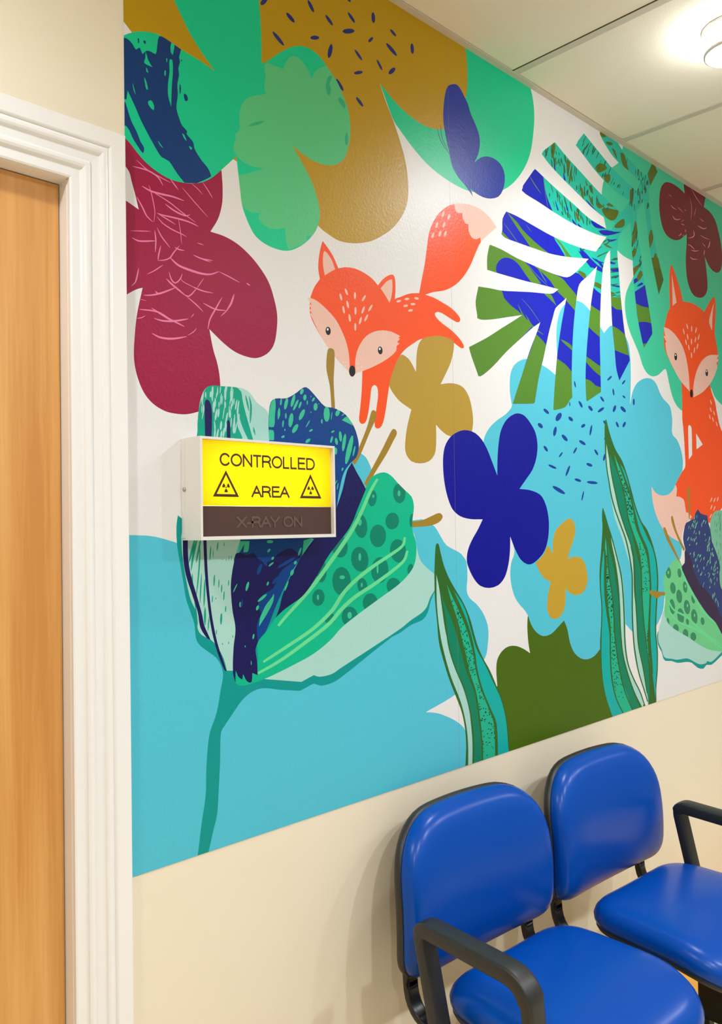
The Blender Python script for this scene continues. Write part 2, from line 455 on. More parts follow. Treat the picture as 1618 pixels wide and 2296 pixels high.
seeds('cloud.001', 'seed_mark', 'seedblue', 'Q', [(908, 58, 950, 98, 24), (1045, 90, 1008, 155, 40), (1105, 122, 1138, 155, 26), (865, 172, 900, 210, 30), (1005, 198, 990, 275, 26), (1052, 262, 1096, 313, 28), (910, 350, 940, 395, 22), (1058, 400, 1030, 440, 14), (1170, 362, 1143, 412, 16), (1188, 308, 1240, 343, 24), (1205, 205, 1235, 180, 24), (1288, 185, 1273, 270, 16), (1310, 378, 1337, 425, 18), (945, 500, 1010, 530, 20), (1115, 505, 1083, 590, 18), (1245, 490, 1293, 510, 24), (1152, 612, 1205, 630, 22), (1248, 635, 1335, 645, 24), (978, 668, 1078, 730, 30), (1225, 705, 1208, 785, 12), (1190, 0, 1213, 50, 20), (1262, 35, 1293, 75, 24), (1335, 85, 1385, 48, 22), (1475, 30, 1458, 85, 22), (1515, 40, 1555, 85, 26), (1480, 160, 1498, 205, 18), (1553, 160, 1533, 205, 20), (1380, 150, 1400, 185, 16), (1385, 300, 1418, 270, 18), (1395, 410, 1380, 470, 18)])
seeds('cloud.001', 'seed_mark', 'seedblue', 'L', [(310, 1390, 362, 1338, 24), (478, 1435, 515, 1385, 20), (375, 1480, 385, 1562, 20), (485, 1560, 515, 1592, 20), (232, 1572, 272, 1632, 26), (612, 1595, 612, 1675, 22)])
seeds('cloud.001', 'seed_mark', 'seedblue', 'J', [(1080, 1190, 1092, 1250, 14), (1038, 1380, 1040, 1420, 10), (1120, 1370, 1150, 1430, 18)])

# ---- aqua flower behind the sitting fox, on it a magenta flower with shade put into its ink
poly('aqua_flower', None, 'aqua', 'K: 490,150! 490,225 470,330 440,430 360,488 300,560 265,650 248,760 245,880 258,1000 275,1080 298,1183 350,1330 425,1430 500,1500 590,1545 640,1570! L: 605,210 560,300 525,390 510,490 515,600 535,720 570,840 620,960 650,1030 680,1110 710,1210 750,1290 800,1335 850,1342 900,1320 950,1270 975,1257! 990,1300 1010,1400 1040,1530 1080,1640 1130,1710 1180,1735 1300,1600 1480,1465 1530,1570 1618,1670 1750,1750! px: 1760,500!')
MAG2 = poly('dimmed_magenta_flower', None, 'shaded_magenta', 'Z: 370,205 310,260 280,360 268,500 270,640 290,800 330,960 390,1060 460,1115 540,1140 610,1120 660,1080 710,1040! 708,1200 695,1400 700,1600 720,1780 770,1940 830,2030 920,2065 990,2040 1035,1960 1045,1850 1030,1650 1000,1400! 1050,1520 1110,1610 1180,1660 1230,1650 1265,1590 1280,1400 1260,1200 1220,1000 1160,800 1080,680 985,605! 1005,480 1020,440! 1100,300! 660,200! 665,290 680,390! 600,310 520,250 450,215')
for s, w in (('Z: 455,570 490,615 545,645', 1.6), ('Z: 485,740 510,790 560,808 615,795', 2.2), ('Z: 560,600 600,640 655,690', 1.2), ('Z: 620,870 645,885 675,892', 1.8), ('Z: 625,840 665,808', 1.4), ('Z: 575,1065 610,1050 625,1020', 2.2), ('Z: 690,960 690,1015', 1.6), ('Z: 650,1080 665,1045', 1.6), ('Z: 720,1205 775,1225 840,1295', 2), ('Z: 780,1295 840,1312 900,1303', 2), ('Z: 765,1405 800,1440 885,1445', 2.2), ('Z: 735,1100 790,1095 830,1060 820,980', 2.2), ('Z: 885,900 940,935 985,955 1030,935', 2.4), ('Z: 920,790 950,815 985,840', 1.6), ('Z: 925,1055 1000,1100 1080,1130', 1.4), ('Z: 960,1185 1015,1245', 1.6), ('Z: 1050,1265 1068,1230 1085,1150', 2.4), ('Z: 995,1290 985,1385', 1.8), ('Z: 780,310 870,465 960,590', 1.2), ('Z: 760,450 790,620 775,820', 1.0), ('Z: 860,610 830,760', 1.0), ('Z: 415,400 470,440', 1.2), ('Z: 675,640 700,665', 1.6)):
    line('dimmed_magenta_flower', 'crackle_line', 'pink', s, w, clip=[MAG2])

# ---- magenta flower by the door
MAG = poly('magenta_flower', None, 'magenta', 'F: 700,300! 860,380 880,480 886,600 880,720 845,850 775,968! 900,1010 1020,1080 1130,1180 1220,1290 1300,1420 1345,1550 G: 1380,430 1372,600 1345,710 1290,780 1200,820 1110,810 1000,765 900,690 765,558! 800,740 840,880 862,1030 855,1200 760,1270 660,1308 560,1330 460,1325 360,1300 250,1230 170,1130 110,980 82,820 90,600 110,420 160,183! 110,195 50,225 -60,290! F: -60,640! 50,715 125,768! 95,640 60,510 35,420 -60,300! -60,50!')
for s, w in (('70,375 210,415 300,475 345,550', 3), ('105,318 200,405 330,480 415,525', 2.2), ('410,490 440,530 485,590', 2.5), ('600,530 660,580 705,630', 1.6), ('700,515 745,580 795,665', 2), ('520,570 640,710 750,835', 1.8), ('155,555 235,600 340,630 430,650 535,688', 4.2), ('215,545 235,600 265,740 272,800 262,880', 2), ('240,600 400,700 500,780 640,885', 2.2), ('365,718 450,780 550,825 590,815', 3.5), ('105,650 155,740 200,830 255,882', 3), ('290,800 350,820 480,850 580,880 665,920', 3.5), ('290,830 340,890 430,950 505,985 560,1015', 2.5), ('300,805 390,860 460,905', 2.5), ('485,855 495,910 505,985 515,1080', 1.5), ('290,930 330,1010 410,1115', 2.5), ('50,960 130,962 235,965', 2), ('270,955 280,1050 275,1155', 3), ('65,1022 120,1052 280,1052', 3.5), ('325,1095 305,1180 300,1230', 3), ('300,1230 360,1225 410,1205 440,1160 495,1095', 3), ('410,1205 480,1270 570,1310 700,1350 780,1355 850,1330', 5), ('850,1330 950,1380 1040,1430', 2.4), ('450,1110 490,1130 540,1140', 3), ('655,1070 715,1090', 2.2), ('620,1180 700,1215 795,1230', 3), ('640,1190 720,1225 780,1245', 2), ('200,1355 270,1320 345,1270', 2.5), ('400,1335 420,1400 455,1435 500,1400 520,1350', 3), ('375,1395 440,1460 505,1505', 3.5), ('60,1460 95,1425 125,1300', 3), ('1100,1435 1135,1458', 3), ('500,1385 525,1420 650,1485', 1.6), ('650,1485 715,1390', 1.8), ('610,1465 650,1485 720,1510 800,1525', 2.8)):
    line('magenta_flower', 'crackle_line', 'pink', 'F: ' + s, w)
for s, w in (('170,250 240,250 330,230 400,205 460,180', 4), ('275,215 300,235 330,240', 3), ('380,105 460,180 555,258', 3.4), ('555,258 640,330 710,400', 2.6), ('540,245 580,260 650,190', 3), ('710,322 820,378 920,390', 3), ('920,390 960,330 990,240', 4.5), ('870,440 935,380', 2.5), ('880,270 820,378 770,470 752,560', 3.5), ('130,378 290,400 415,470', 3.5), ('240,365 300,405 400,465 450,490 540,535', 4), ('265,460 340,482 440,485 575,465', 4.4), ('600,450 628,418', 2), ('245,595 310,630 400,645 480,640 560,625', 4.6), ('570,615 625,580 650,548', 2), ('105,460 150,455 185,435', 2), ('130,285 195,300', 1.4)):
    line('magenta_flower', 'crackle_line', 'pink', 'G: ' + s, w)

# ---- green flower and ochre flower at the ceiling
poly('green_flower', None, 'mint', 'D: 5,430! 30,500 130,770 190,860 300,1010 430,1160 560,1270 700,1360 800,1405 870,1420 1000,1420 1130,1395 1220,1330 1310,1210 1370,1060 1400,850 1405,700 1390,560 1365,460 1330,380! 1330,-400! 300,-400! 0,300!')
poly('ochre_flower', None, 'ochre', 'px: 200,-420! B: -60,60! 60,185 145,295 300,460 500,700 700,1000 900,1300 1000,1400 AB: 480,330 560,460 640,530 740,590 840,608 900,608 1000,590 1100,540 1180,480 1250,390 1290,300 1305,200 1302,80 D: 235,1130 180,930 130,780 60,600 3,428! 100,550 200,660 320,760 420,820 520,850 600,845 700,770 760,640 790,530 798,400 797,280 785,150 765,70 740,-10! 700,-400! px: 800,-520!')
seeds('ochre_flower', 'seed_mark', 'seed', 'C', [(205, 285, 310, 415, 32), (330, 115, 405, 205, 34), (525, 0, 580, 112, 30), (685, 135, 752, 232, 28), (547, 342, 630, 342, 38), (888, 110, 952, 208, 26), (1115, 110, 1122, 210, 34), (838, 285, 950, 280, 46), (740, 398, 715, 528, 40), (1075, 382, 1115, 338, 28), (1272, 265, 1325, 330, 24), (1235, 390, 1333, 508, 32), (1468, 392, 1475, 490, 32), (950, 450, 1018, 548, 24), (1150, 540, 1200, 638, 22), (942, 665, 1024, 652, 32), (1260, 672, 1316, 615, 40), (782, 715, 848, 825, 30), (963, 880, 1027, 968, 28), (100, 45, 155, -20, 44), (885, -20, 912, 18, 24), (300, -60, 340, -150, 30), (620, -70, 680, -160, 30), (420, -120, 480, -200, 30)])

# ---- mint flower over the door corner
MINT = poly('mint_flower', None, 'mint', 'B: 470,-100! 525,0 590,140 680,320 780,480 893,643! 760,550 590,448 510,390 430,338 340,298 230,285 140,295 70,320 -60,370! -60,1180! F: -60,60! 45,165 110,250 190,340 300,430 430,500 560,528 680,525 780,485 870,412 1010,285! 1018,360 1030,470 1045,600 1062,730 1110,870 1170,990 1240,1060 1330,1110 1430,1140 AB: 345,665 450,610 540,510 575,400 565,280 525,140 460,0 C: 430,1400 385,1320! 480,1400 600,1470 720,1500 800,1485 860,1430 900,1300 910,1150 892,1000 850,880 790,740 710,620 620,500 540,440 450,415 370,430 270,480 150,560 105,575! 105,400 100,250 90,100 80,0 50,-150! px: 540,-420! 330,-420!')
poly('mint_flower', 'light_petal', 'lightgreen', 'C: 150,570 220,595 300,625! 325,565 360,520 400,505 450,530 500,590 540,660 563,715! 590,650 640,615 690,600! 1000,600! 1000,1600! AB: 600,300! 600,560! 460,545! 470,580 430,620! 320,660! 300,600 290,480! F: 1380,945 1300,935 1240,890 1210,845 1225,800! 1160,795 1100,770 1062,728! 1000,700! 1000,465! 1150,430 1260,395! 1150,375 1070,335 1020,285 985,230 985,180 1005,130 1000,80 1040,45 B: 1115,1050 1140,950 1190,890 1250,868 1360,853! 1345,800 1355,700 1345,600', clip=[MINT])
for s in ('B: 1195,1145 1260,1108 1345,1098 1290,1130', 'C: 715,690 690,760 695,830 720,870 735,800 722,760 745,690', 'C: 815,880 800,910 860,985 865,940 840,900', 'C: 880,1190 860,1250 870,1320 890,1300'):
    poly('mint_flower', 'petal_mark', 'darkmint', s, clip=[MINT])  # darker green marks printed on the light petal
poly('mint_flower', 'brush_stroke', 'brush', 'B: 55,340! 100,350 150,400 180,450 215,430 240,490 275,460 320,470 360,490 375,400 390,330 430,335! 590,448! 572,520 580,560 565,620 572,680 556,760 560,860 548,980 575,1080 600,1140 645,1190 640,1215 700,1290 712,1350 780,1460 830,1520 858,1580 F: 778,470 650,530! 540,525! 480,450 440,390 400,330 330,290 290,230 240,140 180,30 B: 330,1290 230,1100 170,960 105,820! 95,900! 60,900!', clip=[MINT])
poly('mint_flower', 'brush_stroke', 'brush', 'B: 60,900! 85,930 110,1010 140,1100 190,1200 225,1290 255,1340 245,1390 200,1330 150,1250 120,1180 90,1140! 60,1140!', clip=[MINT])
for s in ('485,540 510,545 515,650 505,800 500,968! 475,880 470,780 485,650', '500,390 530,400 515,500! 495,470', '255,700 275,740 290,810 275,810 262,750', '270,470 290,540 330,610! 255,570 265,530', '150,750 180,860! 160,820', '290,920 320,910 345,960 340,1000 300,960', '275,610 295,660! 275,650', '440,640 452,640 448,690 438,680', '455,530 465,530 460,570', '600,1210 620,1225 640,1280 615,1250', '380,1275 430,1345! 400,1320', '660,1325 690,1340 680,1360'):
    poly('mint_flower', 'stroke_gap', 'mint', 'B: ' + s, clip=[MINT])
for s in ('615,850 640,860 652,910 625,915', '580,760 590,800 580,860 575,800', '250,365 270,375 265,400 250,385', '590,540 600,545 590,560', '195,350 210,350 205,400'):
    poly('mint_flower', 'brush_stroke', 'brush', 'B: ' + s, clip=[MINT])

# ---- butterfly
line('butterfly', 'antenna', 'seed', 'D: 525,840 560,960 640,1080', 1.3, 0.6)
line('butterfly', 'antenna', 'seed', 'D: 555,815 570,930 620,1040', 1.3, 0.6)
poly('butterfly', None, 'butterfly', 'D: 675,438 620,460 595,540 583,640 580,760 600,900 630,1040 660,1180 720,1290 780,1360 848,1458! 830,1390! 870,1425 940,1465 1010,1478 1080,1460 1120,1400 1138,1310 1130,1230 1095,1160 1040,1115 980,1095 920,1105 860,1150! 895,1080 912,980 905,900 870,800 830,710 800,610 770,550 740,490 710,450')

# ---- leaping fox
FOX = poly('fox', None, 'fox', 'H: 1130,555! 1155,420 1180,290 1200,140 px: 962,520 975,490 990,472 1008,460 1028,456 1052,459 1076,469 1096,486 1113,510! I: 330,970 235,1060 190,1150 140,1270 80,1370 10,1445 H: 1400,515 1340,535 1260,545 1185,570! 1260,595 1340,640 1420,690 1480,750 1503,790 1495,815 1470,818 1420,790 1350,745 1300,725 1272,740 1285,775 1340,830 1420,890 1490,960 1530,1020 1535,1050 1510,1055 1450,1010 1380,985 1290,985 1150,970 1080,1010 1010,1060 965,1110 910,1220 875,1320 855,1420 835,1560 815,1680 790,1760 755,1785 728,1765 730,1690 745,1580 757,1480 750,1410 725,1388 700,1410 690,1480 675,1600 655,1700 635,1735 605,1740 585,1710 595,1600 608,1450 615,1260 620,1000! 800,700! 905,610 960,590 1040,560')
poly('fox', 'tail_tip', 'peach', 'px: 1018,452! I: 0,770 30,800 65,798! 70,850 95,895 120,900! 122,960 150,1020 190,1038 228,1020! 232,1062! 280,1020! 400,930! 350,820! 250,720! 100,690!', clip=[FOX])
for x, y in ((993, 480), (979, 505), (995, 504), (1006, 486), (970, 528), (986, 524), (998, 524)):
    ell('fox', 'fleck', 'peach', 'px', x, y, 2.6, 7, 18, clip=[FOX])
poly('sand_flower', None, 'sand', 'P: 350,78! 320,120 300,200 292,380! 240,280 200,240 160,222 110,300 75,400 50,500 90,580 150,650 250,722! 225,820 205,920 193,1060 205,1130 250,1190 330,1210 410,1190 460,1130 475,1030 474,858! 520,910 570,950 617,968! 700,1000! 800,920! 810,830 800,720 770,600 720,520 660,490 590,482 515,492! 560,400 605,300 630,200 635,110 600,80 540,58 480,52 400,62')
poly('fox', 'head', 'fox', 'H: 145,590! 180,500 230,428! 215,330 222,220 240,130 255,82! 300,140 350,220 397,330! 460,320 540,330 620,365 700,420 757,485! 800,430 850,395 890,387 910,420 915,520 910,600 905,615! 880,660 930,800 960,950 930,1030 920,1080 800,1190 650,1250 560,1280 525,1300 490,1265 400,1170 300,1040 200,880 140,740')
poly('fox', 'ear_lining', 'peach', 'H: 270,172 258,230 260,310 275,395! 320,365 368,340! 345,270 310,210')
poly('fox', 'ear_lining', 'peach', 'H: 885,428! 840,445 780,512! 820,570 862,645! 880,580 888,500')
poly('fox', 'cheek', 'peach', 'H: 118,598! 145,598 210,630 290,700 370,790 430,900 475,1020 495,1130 503,1275! 440,1215 365,1125 300,1045 220,910 140,740! 160,735! 133,710! 152,692! 122,655! 158,660!')
poly('fox', 'cheek', 'peach', 'H: 553,1283! 550,1180 565,1090 600,1010 650,945 720,905 800,892 880,905 930,930 958,945! 940,962! 957,968! 930,1000! 952,1012! 925,1035! 920,1080 850,1145 750,1205 650,1250')
ell('fox', 'nose', 'nose', 'H', 523, 1262, 29, 51, n=20)
for cx, cy, rx, ry in ((305, 898, 23, 38), (777, 1075, 21, 36)):
    ell('fox', 'eye', 'nose', 'H', cx, cy, rx, ry, -5, n=18); ell('fox', 'eye_glint', 'glint', 'H', cx - 4, cy - 14, 8, 12)
for x, y, a in ((420, 590, -15), (470, 543, -20), (548, 578, 0), (628, 602, 30), (445, 706, -10), (482, 658, -12), (553, 716, 0), (622, 708, 20), (688, 690, 30), (500, 780, -8), (597, 805, 15), (650, 780, 25), (551, 862, 0)):
    ell('fox', 'fleck', 'peach', 'H', x, y, 10, 36 if y > 620 else 33, a)
for x, y, a in ((945, 628, 75), (1020, 608, 85), (1107, 603, 100), (1008, 670, 80), (1074, 655, 90), (1052, 712, 80)):
    ell('fox', 'fleck', 'peach', 'H', x, y, 11, 22, a)
for x, y in ((440, 1182), (468, 1180), (460, 1215), (578, 1195), (607, 1225), (578, 1240)): ell('fox', 'whisker_dot', 'white', 'H', x, y, 5, 5)

# ---- gold flower, deep blue flower
poly('gold_flower', None, 'gold', 'Q: 845,1270! 870,1250 920,1185 935,1140 955,1150 983,1205! 980,1120 1000,1025 1050,965 1100,927 1125,925 1150,960 1158,1020 1145,1090 1120,1160 1098,1243! 1130,1228 1180,1225 1215,1245 1240,1300 1255,1400 1245,1460 1215,1510 1170,1528 1120,1515 1080,1478! 1082,1560 1070,1640 1040,1695 1000,1715 965,1705 940,1660 935,1600 945,1510 965,1425! 920,1400 880,1350')
poly('blue_flower', None, 'deepblue', 'Q: 260,230 310,228 370,250 420,300 460,370 500,470 543,585! 545,450 555,320 575,220 620,140 680,98 720,96 760,115 810,180 845,250 860,350 850,450 820,540 780,600 718,690! 800,700 880,735 920,800 945,900 950,1000 940,1100 915,1180 870,1240 820,1280 780,1285 730,1250 690,1180 665,1120 645,1065! 643,1180 630,1290 600,1390 550,1450 480,1472 410,1455 360,1400 320,1320 303,1260 310,1180 340,1100 390,1010 428,930! 330,928 250,905 190,850 150,750 125,630 115,500 120,400 140,330 190,265')

# ---- large bloom behind the sign
B_ = 'bloom'
poly(B_, None, 'teal', 'N: 75,-100! 62,0 68,170 90,310 120,480 150,660 190,780 225,890 238,1010 265,1070 340,1130 420,1190 465,1260 485,1350 Y: 695,470 665,640 615,790 600,900 590,1050 585,1240 555,1450 528,1670 510,1760! 580,1760! 608,1645 640,1500 668,1380 680,1200 690,1000 697,780 720,740 780,650 850,550 920,490 1000,463 1130,475 1270,482! 1330,450 1370,430 1420,445 1500,425 1560,390 O: 1000,1540 1060,1510 1160,1440 1250,1400 1290,1340 1310,1260 1350,1160! 1300,1000! 900,1000! 500,1000! N: 700,400!')
poly(B_, 'pale_petal', 'pale', 'O: 1180,700! 1215,880 1250,950 1340,1030! 1357,1090 1350,1150 1310,1220 1280,1300 1240,1345 1160,1400 1060,1480 Y: 1560,320 1500,360 1410,380 1370,368! 1280,417! 1030,398! N: 860,1385! 1000,1250! 1618,850! O: 900,1100!')
for s in ('H: 300,1075 310,1058 335,1055 360,1075 362,1200 355,1350 368,1600! 335,1600! 320,1400 290,1250 290,1150', 'H: 695,1635 712,1615 738,1632 738,1690 690,1800 M: 1560,690 1525,745! 1500,715! 1560,600 H: 660,1760', 'P: 75,905 95,897 115,915 118,945 90,1000 O: 960,60 880,190 800,330! 775,305! 830,200 930,10 P: 20,1010', 'O: 1150,655! 1150,615 1240,600 1330,560 1380,540 1405,555 1408,580 1380,615 1320,640 1250,650'):
    poly(B_, 'stamen', 'stamen', s)
PL = poly(B_, 'left_petal', 'pale', 'M: 150,900! 228,480 230,400 240,290 262,180 295,115 340,90 430,95 540,103 620,120 670,160 720,230 812,315 818,540! N: 720,0! 640,130 600,260 565,430 555,560 570,760 597,930 580,1100 575,1310! 520,1310! 490,1200 430,1090 375,1030 290,985 255,930 245,790 190,660 150,480 115,250 105,100!')
PG = poly(B_, 'petal_streak', 'stroke', 'M: 200,540! 228,400 240,290 270,180 300,110 340,88! 540,95! 590,140 600,200 620,290 650,400 690,540! 650,540! 600,430 560,300! 560,420 600,520 590,545!', clip=[PL])
scatter(B_, 'petal_gap', 'pale', 'M', '240,480 250,250 300,130 540,115 580,300 520,500', 62, 14, 32, 2.2, 5.5, 4, 7, clip=[PL])
for s, w in (('N: 270,140 275,260 255,520 240,640', 3.2), ('N: 290,430 275,700', 3), ('N: 320,480 312,730', 4), ('N: 205,430 205,570', 4), ('N: 322,735 320,900', 5), ('N: 358,820 348,950', 3), ('N: 375,180 365,310', 3), ('N: 440,140 430,225', 3), ('N: 250,110 215,260 195,400', 5), ('N: 285,110 240,330', 4), ('N: 235,100 175,330', 5), ('N: 395,210 395,290', 2), ('N: 225,640 255,900', 3), ('N: 260,760 300,960', 3), ('M: 655,180 670,250 665,400', 4.5), ('M: 625,170 640,230 655,300', 4), ('M: 690,430 705,500', 4), ('M: 640,460 645,520', 3), ('M: 600,300 640,400 660,500', 4)):
    line(B_, 'petal_streak', 'stroke', s, w, clip=[PL])
for x, y, l, w in ((405, 490, 110, 14), (447, 520, 80, 10), (472, 565, 80, 12), (535, 515, 60, 10), (493, 630, 90, 12), (508, 750, 60, 12), (468, 840, 110, 20), (388, 660, 70, 10), (420, 655, 20, 8), (425, 960, 50, 10), (480, 1068, 20, 8), (535, 1058, 25, 8), (572, 1000, 25, 8), (495, 165, 40, 8), (540, 290, 50, 6), (560, 290, 50, 6), (515, 305, 25, 6), (585, 300, 40, 6), (480, 300, 10, 8)):
    ell(B_, 'petal_streak', 'stroke', 'N', x, y, w / 2, l / 2, 3, n=8)
for s in ('N: 120,60! 165,60! 170,300 195,450 250,640 295,800 315,900 345,970 372,1030! 340,1015 280,920 255,780 205,620 150,450 125,300', 'N: 303,60! 333,60! 345,400 370,700 400,900 440,1080 490,1230 518,1318! 495,1300 420,1100 370,880 335,600 318,400', 'M: 293,540! 290,230 305,205 330,220 345,270 350,350 345,540!', 'M: 472,540! 475,390 485,372 498,400 502,540!'):
    poly(B_, 'petal_vein', 'navy', s)
PB = poly(B_, 'blue_petal', 'petalblue', 'M: 820,540! 815,430 820,300 835,225 870,197 960,195 1030,160 1100,108 1130,105 1170,140 1230,210 1280,262 1340,272 1410,300 1470,350 1520,430 1545,500 1560,590 1540,680 1500,720 1440,800 1400,950 1380,1080! 1300,1400! N: 1290,110! 1200,270 1100,430 1000,640 950,760 870,960 800,1055! 700,900! 600,400! 640,130!')
for s in ('M: 870,195! 840,225 820,330 818,430! 860,430 868,330 875,260', 'M: 810,455! 855,460 862,500 860,540! 810,540!', 'M: 905,270 890,310 893,375! 912,330', 'M: 1420,375! 1470,340 1510,420!', 'N: 1215,130! 1290,105! 1270,180 1200,275! 1210,190', 'N: 640,135! 690,135! 640,230 610,265!', 'N: 680,135! 725,135! 710,230 670,235!', 'N: 820,830! 870,720 930,640 945,610 940,680 880,800 810,910!'):
    poly(B_, 'petal_fleck', 'fleck', s, clip=[PB])
for x, y, l, w, a in ((960, 240, 100, 28, 12), (1017, 215, 110, 28, 15), (918, 225, 60, 16, 5), (1040, 250, 100, 22, 25), (1000, 375, 120, 38, 8), (1090, 330, 100, 34, 25), (1035, 445, 85, 36, 30), (1075, 250, 60, 18, 20), (1115, 188, 50, 28, 5), (1090, 140, 50, 28, 20), (1203, 265, 65, 34, 5), (1185, 205, 40, 18, 30), (1295, 325, 130, 52, 0), (1385, 315, 60, 34, 20), (1165, 460, 36, 18, 60), (1140, 405, 70, 10, 30), (1135, 230, 40, 10, 0), (1255, 385, 40, 14, 0), (935, 405, 60, 14, 5), (958, 340, 50, 14, 0), (935, 512, 30, 20, 60), (1140, 545, 50, 26, 50), (1345, 470, 30, 16, 60), (1335, 535, 60, 18, 15), (1408, 510, 90, 26, -5), (1438, 560, 150, 28, 8), (1480, 620, 250, 42, 13), (1375, 550, 60, 24, -10), (1370, 630, 60, 24, 0), (1425, 780, 30, 14, 20), (1410, 975, 40, 10, 10), (1385, 920, 60, 10, 10), (1370, 890, 50, 8, 30), (1335, 340, 70, 7, 8), (1165, 180, 14, 8, 0), (1165, 310, 14, 8, 0), (1230, 240, 10, 6, 0), (950, 455, 20, 10, 0), (1520, 630, 90, 14, 12), (1430, 330, 30, 10, 50)):
    ell(B_, 'petal_fleck', 'fleck', 'M', x, y, w / 2, l / 2, a, clip=[PB], n=10)
SP = poly(B_, 'spotted_petal', 'petal', 'O: 790,340! 830,260 880,225 940,212 990,235 1050,300 1110,360 1160,410 1178,490 1168,580 1165,680 1190,760 1198,850 1180,960 1130,1040 1050,1120 900,1230 750,1340 600,1460 N: 1450,1040 1300,1160 1100,1270 1000,1320 860,1385 700,1440 640,1445 600,1425! 600,1300! 790,1250 800,1055 880,950 960,830! 1000,770 1150,660 1230,570 O: 330,1150 400,1040 480,900 560,790 640,690 700,570 740,450')
for cx, cy, rx, ry in ((843, 422, 35, 65), (1060, 382, 50, 80), (750, 645, 52, 98), (1003, 605, 55, 68), (888, 725, 65, 92), (1160, 600, 18, 55), (1050, 845, 65, 95), (742, 913, 70, 100), (903, 1000, 70, 105), (595, 1090, 75, 115), (762, 1125, 40, 60), (408, 1222, 50, 68), (660, 1375, 65, 80), (825, 1262, 60, 75), (1015, 1130, 58, 68), (1150, 995, 25, 45), (580, 810, 65, 90), (500, 1390, 45, 45), (430, 1010, 45, 90)):
    ell(B_, 'petal_spot', 'spot', 'O', cx, cy, rx, ry, RND.uniform(-8, 8), clip=[SP], n=18)
for cx, cy, rx, ry in ((1058, 382, 12, 25), (742, 615, 16, 28), (742, 895, 11, 32), (600, 1058, 22, 16), (757, 1120, 8, 18), (885, 990, 8, 40), (660, 1365, 18, 28), (850, 405, 9, 14), (405, 1220, 9, 22)):
    ell(B_, 'spot_eye', 'fleck', 'O', cx, cy, rx, ry, 0, n=10)
for s, w in (('O: 885,265 830,360 760,520 690,660 600,800 480,970 370,1120 250,1260 150,1370 85,1450', 9), ('O: 1105,735 1090,800 1000,870 850,970 700,1090 600,1200 N: 1480,755 1300,930 1050,1100 850,1230', 8.5), ('O: 1125,845 1100,920 1000,1010 850,1120 700,1220 600,1310 N: 1450,880 1250,1040 1000,1220 800,1335', 8.5)):
    line(B_, 'petal_rib', 'stripe', s, w, 0.6, clip=[SP])
poly(B_, 'navy_petal', 'navy', 'M: 1500,720! 1540,800 1580,870 1618,945! O: 790,350! 720,520 690,600 640,690 560,790 480,900 400,1040 330,1150 270,1220 200,1270 120,1330 65,1385! 95,1300 120,1200 180,1060 280,880 400,720 500,640 560,480 600,360 640,200 680,130')
DN = poly(B_, 'brush_stroke', 'navy', 'N: 600,250 640,240 700,260 760,240 800,290 880,330 1000,240 1100,200 1190,280 1150,300 1080,350 1000,420 940,560 850,620 800,720 830,790 800,860 790,960 800,1050 780,1110 795,1240 798,1350! 750,1330! 745,1410 720,1418 690,1390 665,1340 660,1390 620,1360 600,1310 598,1418! 575,1330 580,1100 597,930 570,760 555,560 565,430 585,320')
for x, y, l, w, a in ((705, 545, 90, 24, 15), (595, 560, 90, 10, 25), (640, 710, 50, 16, 0), (890, 520, 40, 18, 20), (840, 650, 110, 26, 50), (797, 740, 50, 24, 20), (760, 1000, 50, 16, 10), (740, 1240, 40, 8, 0), (685, 1090, 20, 8, 0), (910, 140, 30, 60, 0), (1180, 230, 80, 20, 20), (900, 220, 40, 22, 40), (935, 290, 34, 20, 30), (920, 345, 60, 16, 50), (1110, 420, 60, 30, 20), (1140, 330, 34, 26, 30), (1060, 540, 100, 16, 20)):
    ell(B_, 'petal_fleck', 'fleck', 'N', x, y, w / 2, l / 2, a, n=9)
for x, y, l, w, a in ((815, 390, 110, 34, 20), (860, 320, 90, 30, -30), (1060, 330, 190, 30, 60), (960, 490, 90, 30, 40), (655, 700, 70, 20, 10)):
    ell(B_, 'brush_gap', 'petalblue', 'N', x, y, w / 2, l / 2, a, n=10)

